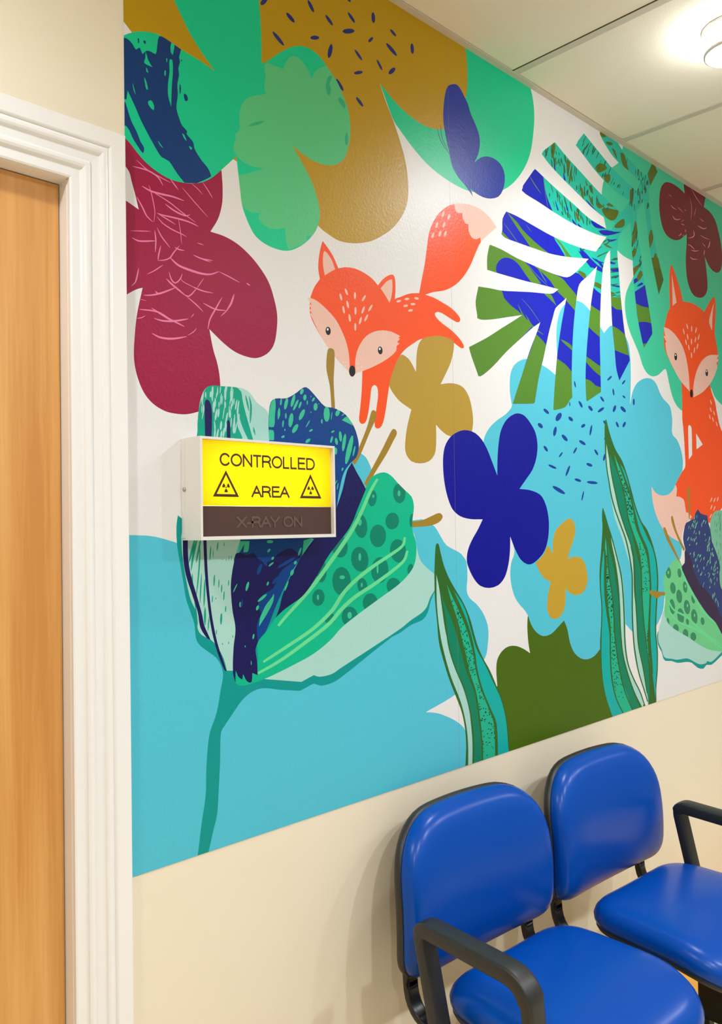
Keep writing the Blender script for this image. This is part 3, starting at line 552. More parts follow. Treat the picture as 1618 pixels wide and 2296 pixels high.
# ---- monstera leaf
MH = poly('monstera_leaf', None, 'turq', 'K: 225,100 225,80 240,62 300,90! 400,155! 490,270! 760,560! 820,440! 850,460! 885,540! 780,740! 785,900! 810,1130! 850,1330! 915,1628! L: 952,240! 898,408! 880,380! 822,860! 728,1018! 715,980! J: 1580,1010! 1488,1187! 1460,1180! 1322,1290! 1200,1372! 1180,1370! 1062,1340 1000,1425 905,1455! 890,1450! 730,1380 710,1395 530,1398! 510,1390! 225,1150 210,1145! 125,885 150,870! 200,630 185,480 210,335! I: 290,1312! 290,1200 310,1095! 418,990 430,850 460,790! 605,590 615,550! 720,400! 785,262 800,235! 900,158! 1095,180 1110,150! 1165,78!', mask=True)
SLOTS = [poly('monstera_leaf', None, 'turq', s, mask=True) for s in (
    'K: 30,80! 360,488! 640,757! 690,652! 550,520 440,430 360,340 290,230 235,130 215,60! 150,0!',
    'I: 890,140! 1000,275 1150,440 1300,605 1400,700 1505,798! 1580,690! 1440,590 1345,500 1250,390 1160,270 1110,205 1090,180! 1080,100!',
    'I: 710,385! 830,500 950,610 1080,725 1200,835 1290,895 1370,942! 1415,952! 1450,890! 1345,835 1280,785 1200,712 1080,592 960,472 850,352 785,265! 740,300!',
    'I: 450,780! 560,828 700,908 860,998 1000,1063 1150,1118 1275,1150! 1372,1017! 1290,995 1180,950 1040,880 900,795 760,702 640,628 600,590! 500,650!',
    'I: 300,1080! 420,1130 560,1208 700,1270 850,1335 960,1372 1015,1382 1060,1362 1130,1300 1210,1215! 1000,1195 850,1165 700,1115 560,1065 450,1022 415,985! 330,1000!',
    'J: 190,330! 320,350 420,370 560,378 700,385 800,395 880,397 910,380 935,358! 800,322 650,287 500,245 370,207 290,182! 200,200!',
    'J: 110,890! 180,855 300,790 420,712 520,650 607,592! 470,612 330,632 235,634 190,615! 80,700!',
    'J: 520,1405! 560,1275 620,1090 680,905 740,750 772,658! 700,710 600,800 470,920 350,1050 260,1130 215,1155! 300,1450!',
    'J: 890,1460! 893,1380 905,1200 925,960 960,700 985,560 1008,437! 960,482 910,530 892,590 850,750 800,985 760,1150 735,1300 720,1392! 800,1500!',
    'J: 1190,1380! 1182,1200 1187,1000 1205,750 1230,500 1255,330 1286,150! 1200,240 1127,312 1100,450 1077,650 1062,900 1057,1200 1062,1345! 1100,1480!',
    'J: 1490,1190! 1462,1085 1445,900 1425,700 1415,500 1407,250 1404,5! 1375,40 1355,95 1337,200 1322,400 1312,750 1315,1000 1322,1300! 1400,1400!',
    'L: 728,1025! 700,900 660,700 635,500 620,350 608,200 598,20 K: 583,1300 577,1108! 520,1165 480,1215 440,1290 425,1400 L: 430,20 442,150 460,400 480,600 510,850 540,1000 570,1170! 600,1300!',
    'L: 826,870! 815,760 780,530 740,300 705,50 K: 690,1450 662,1300 650,1100 650,970! 728,860! 750,1050 775,1250 800,1450 830,1610 L: 870,280 898,415! 870,700!',
    'K: 395,130! 430,200 470,270 510,330 545,380 600,440 680,520 740,580! 760,555! 820,440! 900,400! 500,100!')]
poly('monstera_leaf', None, 'turq', '', raw=[(1000, 250), (1000, 1000), (1560, 1000), (1560, 250)], clip=[MH], cut=SLOTS)
LC = dict(clip=[MH], cut=SLOTS)


def leaf(sub, inkn, s): poly('monstera_leaf', sub, inkn, s, **LC)


leaf('blue_field', 'royal', 'I: 780,380! 800,480 830,640 890,800! 895,1015 950,1110 1000,1195 1090,1340 J: 1120,215 1200,295 1260,350 1320,400 1410,430 1500,432! L: 620,380! 740,300! 760,250! 1000,600! J: 1700,1500! 0,1700! 0,-200! I: 300,600!')
for s in ('I: 470,790! 500,820 560,880 610,950 700,1040 780,1110 850,1165! 700,1140! 650,1060 580,960 520,870', 'I: 400,940! 440,980 500,1045! 430,1030! 400,1020!', 'I: 895,1015 950,1060 1010,1140 1060,1205! 1010,1200! 960,1100',
          'I: 270,1070! 420,1120 560,1200 640,1250 700,1330 780,1440! 700,1440! 640,1360 560,1250 480,1205 420,1215 380,1260 370,1310 385,1350! 270,1330!',
          'J: 640,110! 660,100! 760,160! 800,185 880,215 970,260 1030,330 1090,400 1110,440 1090,560! 1000,450 920,370 860,280 790,210 720,150', 'J: 170,320! 415,360 440,430 500,500 570,555! 610,592! 400,650! 170,650!', 'J: 800,390 860,395 920,510! 850,440', 'J: 100,880! 605,590! 660,640 690,705! 400,1000! 200,1200!', 'J: 735,765! 790,820 832,872! 720,1430! 500,1430!',
          'J: 920,985! 1000,1040 1060,1110! 1085,1490! 880,1490!', 'J: 950,810! 1000,830 1055,870 1062,915! 1000,860', 'J: 1215,490! 1270,530 1320,560! 1320,800! 1250,740 1200,690!', 'J: 1180,960! 1250,1010 1320,1060! 1320,1150! 1250,1090 1180,1010!', 'J: 1180,1170! 1230,1190 1270,1230! 1325,1250! 1330,1300! 1180,1400!', 'J: 1405,428! 1505,432! 1512,545! 1460,540 1412,500!',
          'J: 1422,688! 1480,720 1540,770! 1575,960! 1520,940 1445,910!', 'L: 637,510! 700,540 785,560! 815,740! 740,720 665,725!', 'L: 710,970! 765,965! 730,1020!'):
    leaf('grass_field', 'grass', s)
leaf('olive_patch', 'olive2', 'L: 810,-10! 890,-10! 960,240! 898,420! 835,160!')
for s in ('245,960 300,945 380,965 440,980 400,1080 350,1090 290,1050', '180,510 205,445 250,440 310,490 260,530 210,545', '275,610 300,565 340,565 345,630 315,665 285,640', '185,920 200,885 265,930 220,955', '390,1170 420,1120 500,1070 505,1150 450,1178', '300,915 330,890 385,935', '215,80! 260,60! 300,130 250,140', '460,320 500,330 555,520! 510,490 480,440', '770,560! 820,440! 850,460! 885,530! 800,695!', '570,740 610,740 600,880 575,900', '600,1250 630,1090 652,1200 600,1395! 585,1370', '790,1240 810,1190 835,1300 790,1410 772,1330', '592,1440! 645,1400 630,1490 592,1510!', '810,1628! 860,1460 910,1628!', '360,265 400,290 420,390', '290,195 350,195 375,225 330,235', '600,1700! 600,1640 680,1590 660,1650', '60,620 90,700 70,690', '100,700 130,690 150,790 120,760', '0,700! 30,730 45,860! 10,800!', '95,790 130,840 160,930! 120,890'):
    leaf('olive_patch', 'olive', 'K: ' + s)
for s in ('L: 605,130! 670,60 680,80 605,210!', 'L: 640,230 690,130 715,190 650,270', 'I: 870,190 900,160! 908,200 890,300 875,300', 'I: 1010,310 1045,340! 1030,440 1020,480', 'I: 895,330 915,290 905,400', 'I: 985,340 1000,430 985,450', 'I: 1035,460 1060,360 1055,480 1030,540', 'I: 1090,780 1120,830 1130,880 1100,850', 'I: 1340,1070 1400,1100 1430,1120 1370,1105', 'J: 1130,190 1180,215! 1200,290! 1110,200!', 'J: 1270,290 1330,320! 1325,360! 1262,330!', 'J: 1405,380 1450,395 1430,410 1405,405'):
    leaf('olive_patch', 'olive', s)
for s in ('K: 210,1210 300,1200 400,1220 470,1220 360,1255 270,1260', 'K: 300,1300 360,1310 430,1300 350,1335', 'K: 120,1090 200,1130 300,1185! 200,1180 150,1150', 'I: 980,430 1002,500 990,520', 'I: 1050,545 1110,620 1180,700! 1140,660', 'I: 895,330 912,420 898,400', 'I: 905,680 940,780 925,770', 'I: 1000,690 1030,790 1010,770', 'I: 1060,850 1120,930! 1070,890', 'I: 1110,890 1165,950! 1120,925', 'I: 1180,670 1290,790! 1220,730', 'L: 345,110 400,105 445,110! 445,150! 380,150 345,130', 'L: 345,205 390,210 445,200! 400,225', 'L: 345,290 400,300 450,310! 450,330! 380,315', 'L: 345,30 405,55 380,65 345,55', 'J: 1200,60 1290,140! 1335,170! 1335,205! 1280,180 1200,110', 'J: 1110,0! 1200,80 1285,150! 1260,170 1170,90', 'I: 1270,1210 1340,1270 1335,1300 1290,1240', 'K: 130,1510 200,1545 290,1580! 200,1570', 'K: 0,1400! 100,1500 190,1628! 120,1628! 0,1470!', 'L: 610,240! 640,220 660,250 615,290!', 'L: 645,315 700,270 720,290 670,315'):
    leaf('blue_streak', 'royal', s)
for reg, n_, a in (('I: 800,260 880,200 1000,310 1300,640 1400,780 1290,760 1000,480 850,330', 46, 0), ('I: 1110,190 1160,110 1300,270 1400,400 1560,650 1440,570 1230,350', 26, 25), ('I: 830,520 900,570 1080,740 1300,920 1100,860 900,760', 34, -12), ('K: 480,350 560,420 780,620 780,1000 740,860 650,960 560,900 600,560', 40, 4), ('K: 590,1120 640,1000 660,1300 700,1600 600,1600', 14, 15), ('I: 1150,1050 1400,1050 1400,1180 1200,1200', 14, 60), ('J: 1410,60 1480,60 1490,420 1410,420', 14, 80)):
    v = reg.split(':')[0]
    k0 = len(ELS); scatter('monstera_leaf', 'dark_streak', 'streak', v, reg.split(':')[1], n_, 8, 26, 1.2, 3.4, a, 9, clip=[MH])
    for e in ELS[k0:]: e['cut'] = SLOTS
for s, w in (('I: 675,465 720,540 780,625', 2.0), ('I: 800,485 815,600 840,750', 1.2), ('I: 440,890 500,970 570,1070', 1.4), ('I: 640,900 690,970', 1.0)):
    k0 = len(ELS); line('monstera_leaf', 'dark_streak', 'grass', s, w); ELS[k0]['cut'] = SLOTS
for s, w in (('J: 570,500 620,600 690,690 800,770', 3.0), ('J: 600,440 680,530 770,660', 1.2), ('J: 640,590 700,690 760,720', 2.4), ('J: 930,330 980,420 1060,520', 2.0), ('J: 660,130 740,230 840,330', 1.3), ('J: 740,150 830,300', 2.0)):
    k0 = len(ELS); line('monstera_leaf', 'grass_field', 'grass', s, w); ELS[k0]['cut'] = SLOTS

# ---- grass blades
def blade(part, outer, pale, dark, patt, aqua, fl, edges):
    ou = poly(part, None, 'bladeedge', outer)
    poly(part, 'pale_stripe', 'pale', pale); poly(part, 'dark_stripe', 'bladedark', dark)
    pt = poly(part, 'patterned_stripe', 'bladeteal', patt); poly(part, 'aqua_stripe', 'bladeaqua', aqua)
    for view, reg, n_, l0, l1, a in fl:
        scatter(part, 'black_fleck', 'blackgreen', view, reg, n_, l0, l1, 1.2, 2.6, a, 40, clip=[pt])
    for e_, w in edges: line(part, 'blade_rib', 'bladeedge', e_, w, 0.75, clip=[ou])


blade('grass_blade', 'T: 200,128 190,150 182,290 180,380 185,560 200,720 215,880 250,1020 290,1150 340,1280 385,1400 410,1520 420,1650 415,1800! 415,1850! 760,1750! 745,1680 740,1560 720,1430 690,1310 655,1220 600,1090 550,1000 510,910 480,810 450,700 400,580 340,480 290,390 250,290 225,190 212,135',
      'T: 195,365! 215,460 235,600 265,800 310,960 370,1120 430,1300 455,1480 468,1650 465,1850! 435,1850! 435,1650 420,1500 380,1330 310,1150 265,1000 225,820 200,600',
      'T: 215,400! 250,560 320,730 370,900 420,1090 480,1250 515,1450 535,1650 540,1850! 475,1850! 475,1600 450,1400 405,1230 335,1060 288,900 262,700 235,540',
      'T: 262,410! 310,520 370,650 430,800 480,1000 520,1200 590,1380 630,1500 640,1850! 545,1850! 540,1650 520,1450 488,1250 442,1110 412,970 382,850 352,720 300,560',
      'T: 310,465! 350,520 410,620 450,760 500,930 560,1040 620,1170 680,1300 720,1460 740,1680! 760,1800! 655,1850! 645,1500 600,1380 545,1250 500,1090 480,950 440,780 380,620',
      [('T', '300,540 360,640 440,820 490,1000 510,1160 450,1120 400,900 350,720', 75, 3, 8, 20), ('T', '470,1160 520,1180 600,1400 640,1500 640,1720 550,1740 520,1450', 75, 2.5, 5, 30)],
      [('T: 215,400 235,540 262,700 288,900 335,1060 405,1230 450,1400 475,1600 475,1850', 3), ('T: 262,410 300,560 352,720 382,850 412,970 442,1110 488,1250 520,1450 540,1650 545,1850', 4), ('T: 310,465 380,620 440,780 480,950 500,1090 545,1250 600,1380 645,1500 655,1850', 4), ('T: 290,390 340,480 400,580 450,700 480,810 510,910 550,1000 600,1090 655,1220', 6)])
blade('grass_blade.001', 'S: 232,-8 225,80 230,200 215,450 200,650 205,850 218,1000 215,1200 205,1400 215,1600 235,1800 290,2000 335,2130! 360,2200! 700,2100! 665,2010 620,1880 560,1760 500,1600 470,1400 460,1100 450,900 430,700 390,520 340,330 290,170 245,20',
      'S: 305,220! 330,300 370,430 410,600 440,750 455,950 465,1150 470,1350 490,1550 540,1740 610,1880 655,2010! 640,2060! 560,1900 490,1700 440,1500 415,1250 405,1000 390,780 360,560 320,360',
      'S: 275,300! 300,420 340,580 372,780 395,950 402,1150 422,1350 455,1600 515,1800 620,2060! 560,2100! 460,1880 405,1650 362,1350 348,1100 332,900 302,700 285,500',
      'S: 262,300! 275,420 278,560 302,720 332,900 345,1100 345,1250 380,1500 420,1750 480,1900 540,2100! 450,2120! 370,1950 322,1700 312,1450 310,1250 288,1050 268,850 264,700 268,560 255,420',
      'S: 245,420! 248,560 245,700 250,900 272,1080 302,1300 305,1500 320,1750 360,1930 450,2120! 340,2160! 270,1950 235,1760 220,1500 222,1300 228,1050 215,850 215,680 230,520',
      [('S', '268,420 300,700 340,1000 345,1160 290,1040 262,800', 80, 2.5, 6, 60), ('S', '310,1180 350,1180 380,1500 430,1760 500,1950 400,1960 330,1700', 70, 2, 4, 30)],
      [('S: 305,220 320,360 360,560 390,780 405,1000 415,1250 440,1500 490,1700 560,1900 640,2060', 3), ('S: 275,300 285,500 302,700 332,900 348,1100 362,1350 405,1650 460,1880 550,2100', 3), ('S: 255,420 268,560 264,700 268,850 288,1050 310,1250 312,1450 322,1700 370,1950 450,2120', 3), ('S: 290,170 340,330 390,520 430,700 450,900 460,1100 470,1400 500,1600 560,1760 620,1880 665,2010', 6), ('S: 230,200 215,450 200,650 205,850 218,1000 215,1200 205,1400', 5)])
blade('grass_blade.002', 'R: 290,205 280,280 280,430 285,600 300,780 320,900 350,1080 390,1230 450,1400 520,1600 S: 525,650 530,850 530,1050 540,1300 560,1500 600,1700 650,1860 690,1990 705,2060! 790,2060! 785,1985! 785,1850 800,1650 800,1450 785,1300 785,1150 795,950 805,750 790,550 750,380 690,220 R: 700,1370 630,1180 590,1030 540,850 480,680 400,540 340,370 300,215',
      'R: 300,485! 320,600 350,760 380,920 410,1080 450,1230 520,1420 570,1580 S: 520,400 540,500 550,650 555,850 575,1050 590,1300 620,1500 660,1700 695,1920 705,2040! 685,1980! 620,1750 575,1500 550,1300 540,1050 535,850 530,650 R: 530,1730 470,1530 400,1340 360,1150 335,980 315,800 300,640',
      'R: 330,570! 370,680 420,800 470,960 510,1130 540,1300 590,1480 640,1730 S: 625,650 632,850 640,1050 655,1200 682,1400 702,1600 715,1900! 705,2000! 690,1900 650,1650 600,1400 585,1150 570,900 560,650 545,450 R: 515,1450 445,1230 405,1050 372,900 345,740',
      'R: 370,560! 410,660 460,780 510,920 560,1060 600,1230 630,1420 700,1600 S: 675,450 702,600 715,800 710,1000 700,1200 695,1400 720,1600! 690,1450 658,1200 642,1000 634,850 628,650 605,450 R: 600,1500 550,1340 520,1150 480,960 430,800',
      'R: 440,680! 500,780 540,900 580,1060 620,1200 690,1380 770,1560 S: 740,400 785,560 795,750 785,950 775,1150 775,1300 790,1450 790,1650 775,1950! 745,1700 735,1550 722,1400 715,1200 720,1000 725,800 712,600 690,430 R: 680,1500 640,1350 600,1180 560,1020 510,880',
      [('R', '430,740 500,900 570,1060 610,1230 640,1400 590,1380 530,1200 480,950', 90, 2.5, 6, 20), ('S', '610,200 700,500 715,820 640,860 620,600', 60, 2, 4, 30), ('S', '690,1200 715,1250 710,1550 690,1400', 22, 3, 7, 10)],
      [('R: 285,600 300,780 320,900 350,1080 390,1230 450,1400 520,1600 S: 525,650 530,850 530,1050 540,1300 560,1500 600,1700 650,1860 690,1990', 6), ('R: 400,540 480,680 540,850 590,1030 630,1180 700,1370 S: 690,220 750,380 790,550 805,750 795,950 785,1150 785,1300 800,1450 800,1650 785,1850', 6), ('R: 330,570 345,740 372,900 405,1050 445,1230 515,1450 S: 545,450 560,650 570,900 585,1150 600,1400 650,1650 690,1900', 3), ('R: 370,560 430,800 480,960 520,1150 550,1340 600,1500 S: 605,450 628,650 634,850 642,1000 658,1200 690,1450', 3), ('R: 440,680 510,880 560,1020 600,1180 640,1350 680,1500 S: 690,430 712,600 725,800 720,1000 715,1200 722,1400 735,1550 745,1700', 3.4)])

# ---- sitting fox
F2 = 'fox.001'
FX2 = poly(F2, None, 'fox', 'L: 1155,1400! 1160,1500 1165,1832! R: 1180,350 1195,600 1198,750 1165,800 1088,945! 1105,1000 1095,1085! 1130,1090 1180,1120 1205,1250! 1220,1320! S: 1150,130! 1340,150! 1420,40! R: 1600,1240 1640,1180! px: 1640,1000! R: 1612,330 1560,130 L: 1540,1640 1500,1520 1470,1400!')
poly(F2, 'tail_tip', 'peach', 'R: 815,970! 850,1030 900,1065 950,1075 1010,1060 1060,1010 1088,950! 1103,1000 1095,1085! 1140,1090 1180,1130 1200,1210 1205,1265! 1240,1275 1275,1320! 1200,1400! 1165,1500 1160,1600! 1120,1595 1040,1550 950,1460 880,1330 840,1200 820,1080')
poly(F2, 'leg_gap', 'white', 'R: 1240,272 1232,300 1240,663! 1278,610! 1270,300 1255,275'); poly(F2, 'leg_gap', 'white', 'R: 1323,365! 1398,492! 1328,547!')
poly(F2, 'head', 'fox', 'L: 1042,65! 1025,110 1018,300 1025,560! 990,640 970,740 955,790 960,1000 1000,1120 1080,1280 1180,1440 1270,1585 1300,1580 1400,1520 1500,1400 1570,1200 1575,1120 1560,1000 1535,850 1545,640 1545,500 1530,430! 1490,470 1440,560 1415,610! 1350,550 1280,510 1170,485! 1150,380 1110,250 1070,130')
poly(F2, 'ear_lining', 'peach', 'L: 1045,170! 1100,500! 1055,540!'); poly(F2, 'ear_lining', 'peach', 'L: 1528,500! 1510,640 1505,820! 1470,730 1490,620')
poly(F2, 'cheek', 'peach', 'L: 955,780! 1010,800 1070,850 1130,930 1180,1030 1215,1160 1240,1330 1250,1515! 1150,1400 1060,1240 990,1080 970,960! 985,950! 950,880! 972,885! 960,830!')
poly(F2, 'cheek', 'peach', 'L: 1295,1582! 1290,1480 1310,1350 1350,1230 1410,1140 1480,1100 1580,1100! 1560,1140! 1582,1155! 1555,1190! 1565,1240 1500,1400 1400,1520')
ell(F2, 'nose', 'nose', 'L', 1270, 1538, 17, 47, n=16)
for cx, cy, rx, ry in ((1090, 1118, 16, 43), (1444, 1302, 15, 40)):
    ell(F2, 'eye', 'nose', 'L', cx, cy, rx, ry, -3, n=16); ell(F2, 'eye_glint', 'glint', 'L', cx - 2, cy - 18, 6, 11)
for x, y, a in ((1182, 830, -12), (1222, 772, -15), (1272, 800, 0), (1322, 815, 12), (1352, 895, 12), (1208, 953, -10), (1226, 890, -10), (1270, 945, 0), (1315, 925, 8), (1240, 1012, -10), (1303, 1045, 8), (1338, 1000, 10), (1270, 1102, 0)):
    ell(F2, 'fleck', 'peach', 'L', x, y, 6.5, 36, a, n=8)
for x, y, a in ((1490, 95, -15), (1528, 135, -15), (1478, 175, -15), (1515, 205, -15), (1558, 258, -15), (1492, 10, -15), (1495, 1122, 20), (1532, 1125, 20), (1570, 1115, 15), (1497, 1205, 20), (1530, 1222, 20), (1488, 1308, 25)):
    ell(F2, 'fleck', 'peach', 'R', x, y, 6, 30, a, n=8)
for x, y in ((1192, 1418), (1218, 1412), (1226, 1472), (1325, 1465), (1357, 1495), (1325, 1525)): ell(F2, 'whisker_dot', 'white', 'L', x, y, 5, 7, n=8)

# ---- small bloom below the sitting fox
G_ = 'bloom.001'
poly(G_, None, 'teal', 'S: 800,1270 800,1400 840,1480 855,1540 880,1570 940,1570 1000,1590 1100,1580 1150,1590 1210,1640 1270,1650 1300,1610 1350,1610 1456,1515! 1560,1400! 900,1200!')
poly(G_, 'pale_petal', 'pale', 'S: 860,1050 840,1130 805,1270 808,1380 840,1450 855,1510 880,1540 940,1548 1000,1558 1100,1543 1160,1570 1230,1605 1290,1595 1310,1570! 1350,1580 1456,1480! 1560,1370! 1000,1200!')
for s in ('S: 855,200 875,195 900,260 1000,480 1045,580! 1030,575! 960,450 890,320', 'S: 935,90 950,75 970,150 1000,250 1080,420! 1065,440! 1000,300 950,170', 'R: 1220,980 1245,980 1255,1200 1250,1340! 1240,1340! 1230,1150', 'S: 715,850 730,842 800,855 880,860! 880,895! 830,900 800,925 750,905 720,880'):
    poly(G_, 'stamen', 'stamen', s)
SP2 = poly(G_, 'spotted_petal', 'spring', 'S: 985,515 930,570 885,650 860,700 855,780 870,850 875,950 865,1050 880,1130 920,1200 1000,1260 1120,1330 1220,1400 1330,1455 1456,1475! 1560,1475! 1560,1350! 1470,1290 1430,1190 1335,1100 1235,980 1155,820 1090,640 1030,560')
for cx, cy, rx, ry in ((908, 660, 28, 62), (1022, 665, 20, 48), (955, 820, 28, 60), (1080, 810, 22, 60), (1020, 905, 30, 70), (948, 1010, 28, 80), (1100, 1015, 32, 75), (1175, 1115, 32, 80), (1035, 1105, 35, 80), (905, 1165, 14, 40), (985, 1235, 30, 45), (1085, 1290, 28, 50), (1165, 1320, 30, 45), (1165, 930, 20, 50), (1105, 1165, 15, 35), (1260, 1160, 20, 40)):
    ell(G_, 'petal_spot', 'springspot', 'S', cx, cy, rx, ry, -6, clip=[SP2], n=14)
for cx, cy in ((908, 660), (1085, 800), (1105, 1000), (1178, 1100)): ell(G_, 'spot_eye', 'spring', 'S', cx, cy, 8, 18, n=8)
for s, w in (('S: 1010,560 1050,650 1130,830 1250,1040 1400,1190', 4), ('S: 910,950 960,1040 1100,1120 1250,1260 1456,1410', 4.5), ('S: 910,1050 1000,1160 1200,1250 1456,1440', 4.5)):
    line(G_, 'petal_rib', 'stripe', s, w, 0.6, clip=[SP2])
poly(G_, 'dark_petal', 'dusk2', 'S: 1085,420 1075,560 1045,600 1080,700 1150,840 1240,990 1320,1100 1390,1170 1456,1290! 1560,1350! 1560,300! 1200,400!')
PS2 = poly(G_, 'sage_petal', 'sage', 'S: 1340,130! 1365,60 1400,25 1460,20! 1560,20! 1560,830! 1456,830 1430,650 1390,450 1350,300 1335,200')
scatter(G_, 'petal_streak', 'springspot', 'S', '1380,80 1460,40 1460,650 1400,400', 26, 6, 18, 0.8, 1.6, 4, 5, clip=[PS2])
PB2 = poly(G_, 'blue_petal', 'dusk', 'S: 1215,8! 1240,50 1310,75! 1320,150 1340,220 1360,350 1400,450 1440,600 1430,700 1440,830! 1560,850! 1560,1150! 1456,1120 1400,1000 1320,870 1240,780 1170,650 1140,520 1085,430! 1060,320 1070,220 1090,150 1160,110 1190,40')
scatter(G_, 'petal_fleck', 'sage', 'S', '1090,200 1200,60 1300,100 1330,300 1420,600 1410,780 1300,820 1180,620 1100,400', 90, 4, 12, 0.8, 2.4, 12, 14, clip=[PB2])
scatter(G_, 'petal_fleck', 'sage', 'S', '1250,800 1400,860 1456,1100 1456,1220 1330,1000', 18, 5, 12, 0.8, 1.8, -12, 12, clip=[PB2])

# seams between the printed lengths
SEAMX = 1.2182 * D
for sx in (SEAMX,):
    ELS.append(dict(part='panel_seam', sub=None, ink='seam', pts=[(sx - 0.0003, MZ0), (sx + 0.0003, MZ0), (sx + 0.0003, MZ1), (sx - 0.0003, MZ1)], clip=[], cut=[], mask=False))


STUFF = {'blade_rib', 'crackle_line', 'whisker_dot', 'petal_gap', 'petal_fleck', 'dark_streak', 'black_fleck', 'petal_streak', 'fleck', 'spot_eye', 'stroke_gap', 'brush_gap'}


def build_mural():
    verts, edges = [], []
    for e in ELS:
        b = len(verts); n = len(e['pts']); verts += [Vector((p[0] * 10, p[1] * 10)) for p in e['pts']]
        edges += [(b + i, b + (i + 1) % n) for i in range(n)]
    V, E_, Fc, ov, oe, of = delaunay_2d_cdt(verts, edges, [], 0, 1e-5, False)
    P = np.array([(v[0], v[1]) for v in V]) / 10
    T = np.array(Fc); cen = P[T].mean(axis=1)
    cover = []
    for e in ELS:                          # which triangles lie inside which outline (winding number)
        q = np.array(e['pts']); lo, hi = q.min(0), q.max(0)
        idx = np.nonzero((cen[:, 0] > lo[0]) & (cen[:, 0] < hi[0]) & (cen[:, 1] > lo[1]) & (cen[:, 1] < hi[1]))[0]
        w = np.zeros(len(idx), int); c = cen[idx]
        for (x1, y1), (x2, y2) in zip(q, np.roll(q, -1, 0)):
            up = (y1 <= c[:, 1]) & (y2 > c[:, 1]); dn = (y2 <= c[:, 1]) & (y1 > c[:, 1])
            side = (x2 - x1) * (c[:, 1] - y1) - (c[:, 0] - x1) * (y2 - y1)
            w += (up & (side > 0)).astype(int) - (dn & (side < 0)).astype(int)
        cover.append(set(idx[w != 0].tolist()))
    top = np.full(len(T), -1)
    for i, e in enumerate(ELS):
        if e['mask']: continue
        s = set(cover[i])
        for c in e['clip']:
            if c is not None: s &= cover[c]
        for c in e['cut']: s -= cover[c]
        top[list(s)] = i
    groups = {}
    for f, i in zip(Fc, top):
        if i < 0: continue
        e = ELS[i]
        key = (e['part'], e['sub'], -1 if (e['sub'] is None or e['sub'] in STUFF) else int(i))
        groups.setdefault(key, []).append((f, e['ink']))
    mural = empty('wall_mural', (MX0, 0, MZ0))
    tag(mural, 'full-colour vinyl wall mural of foxes, leaves and flowers behind the chairs', 'wall mural')
    box('backing_sheet', MX0, MX1, -0.0010, 0.0, MZ0, MZ1, ink('white', INK['white']), mural)
    LBL = {'fox': 'orange fox leaping downwards', 'fox.001': 'orange fox sitting upright', 'monstera_leaf': 'blue, green and turquoise slotted leaf', 'cloud': 'pale blue cloud shape',
           'bloom': 'large bloom with blue, navy and spotted green petals on a teal stem', 'bloom.001': 'smaller bloom with spotted green and dark petals', 'butterfly': 'dark blue butterfly'}
    objs = {}
    for part in sorted({k[0] for k in groups}):
        keys = [k for k in groups if k[0] == part]; keys.sort(key=lambda k: (k[1] is not None, k[1] or '', k[2]))
        for k in keys:
            used, inks, pf, mi = {}, [], [], []
            for f, ik in groups[k]:
                if ik not in inks: inks.append(ik)
                pf.append([used.setdefault(v, len(used)) for v in f]); mi.append(inks.index(ik))
            co = [None] * len(used)
            for v, j in used.items(): co[j] = (V[v][0] / 10, -0.0014, V[v][1] / 10)
            nm = (k[1] or part).split('.')[0]
            me = bpy.data.meshes.new(nm); me.from_pydata(co, [], pf)
            for ik in inks: me.materials.append(ink(ik, INK[ik]))
            me.polygons.foreach_set('material_index', mi); me.update()
            o = put(nm, me, None, mural if k[1] is None else objs.get(part, mural))
            if k[1] is None:
                objs[part] = o
                if part in LBL: o['label'] = LBL[part]
            if k[1] in STUFF: o['kind'] = 'stuff'
    return mural


build_mural()

# ------------------------------------------------------------------ illuminated warning sign
SX0, SX1, SZ0, SZ1, SY = 0.837, 1.1667, 1.431, 1.6205, -0.063
sign = tag(empty('warning_sign', (SX0, 0, SZ0)), 'white wall-mounted light box reading CONTROLLED AREA in black on lit yellow', 'sign')
RW = 0.0045
bm = bmesh.new()                           # folded sheet housing: four sides and a back
bmbox(bm, SX0, SX0 + RW, SY, 0, SZ0, SZ1); bmbox(bm, SX1 - RW, SX1, SY, 0, SZ0, SZ1)
bmbox(bm, SX0 + RW, SX1 - RW, SY, 0, SZ1 - RW, SZ1); bmbox(bm, SX0 + RW, SX1 - RW, SY, 0, SZ0, SZ0 + RW + 0.002)
bmbox(bm, SX0 + RW, SX1 - RW, -0.004, -0.0016, SZ0 + RW, SZ1 - RW)
from_bm(bm, 'housing', M_house, sign)
from_bm(bmbox(bmesh.new(), SX0 - 0.0012, SX0, -0.012, -0.0016, SZ0 + 0.004, SZ1 - 0.004), 'back_plate', M_house, sign)
bm = loft([[(SX0 - t, -0.010 + 0.0042 * math.cos(a) * s, SZ0 + 0.094 + 0.0042 * math.sin(a) * s) for a in [k * math.pi / 8 for k in range(16)]] for t, s in ((0, 1), (0.002, 1), (0.0032, 0.6), (0.0034, 0.1))])
from_bm(bm, 'screw', M_steel, sign, True)
PY = SY + 0.010                            # face panels sit 10 mm behind the rim
_, zsplit = surv(380 + 700 / 3.677, 840 + 1084 / 3.677, PY)


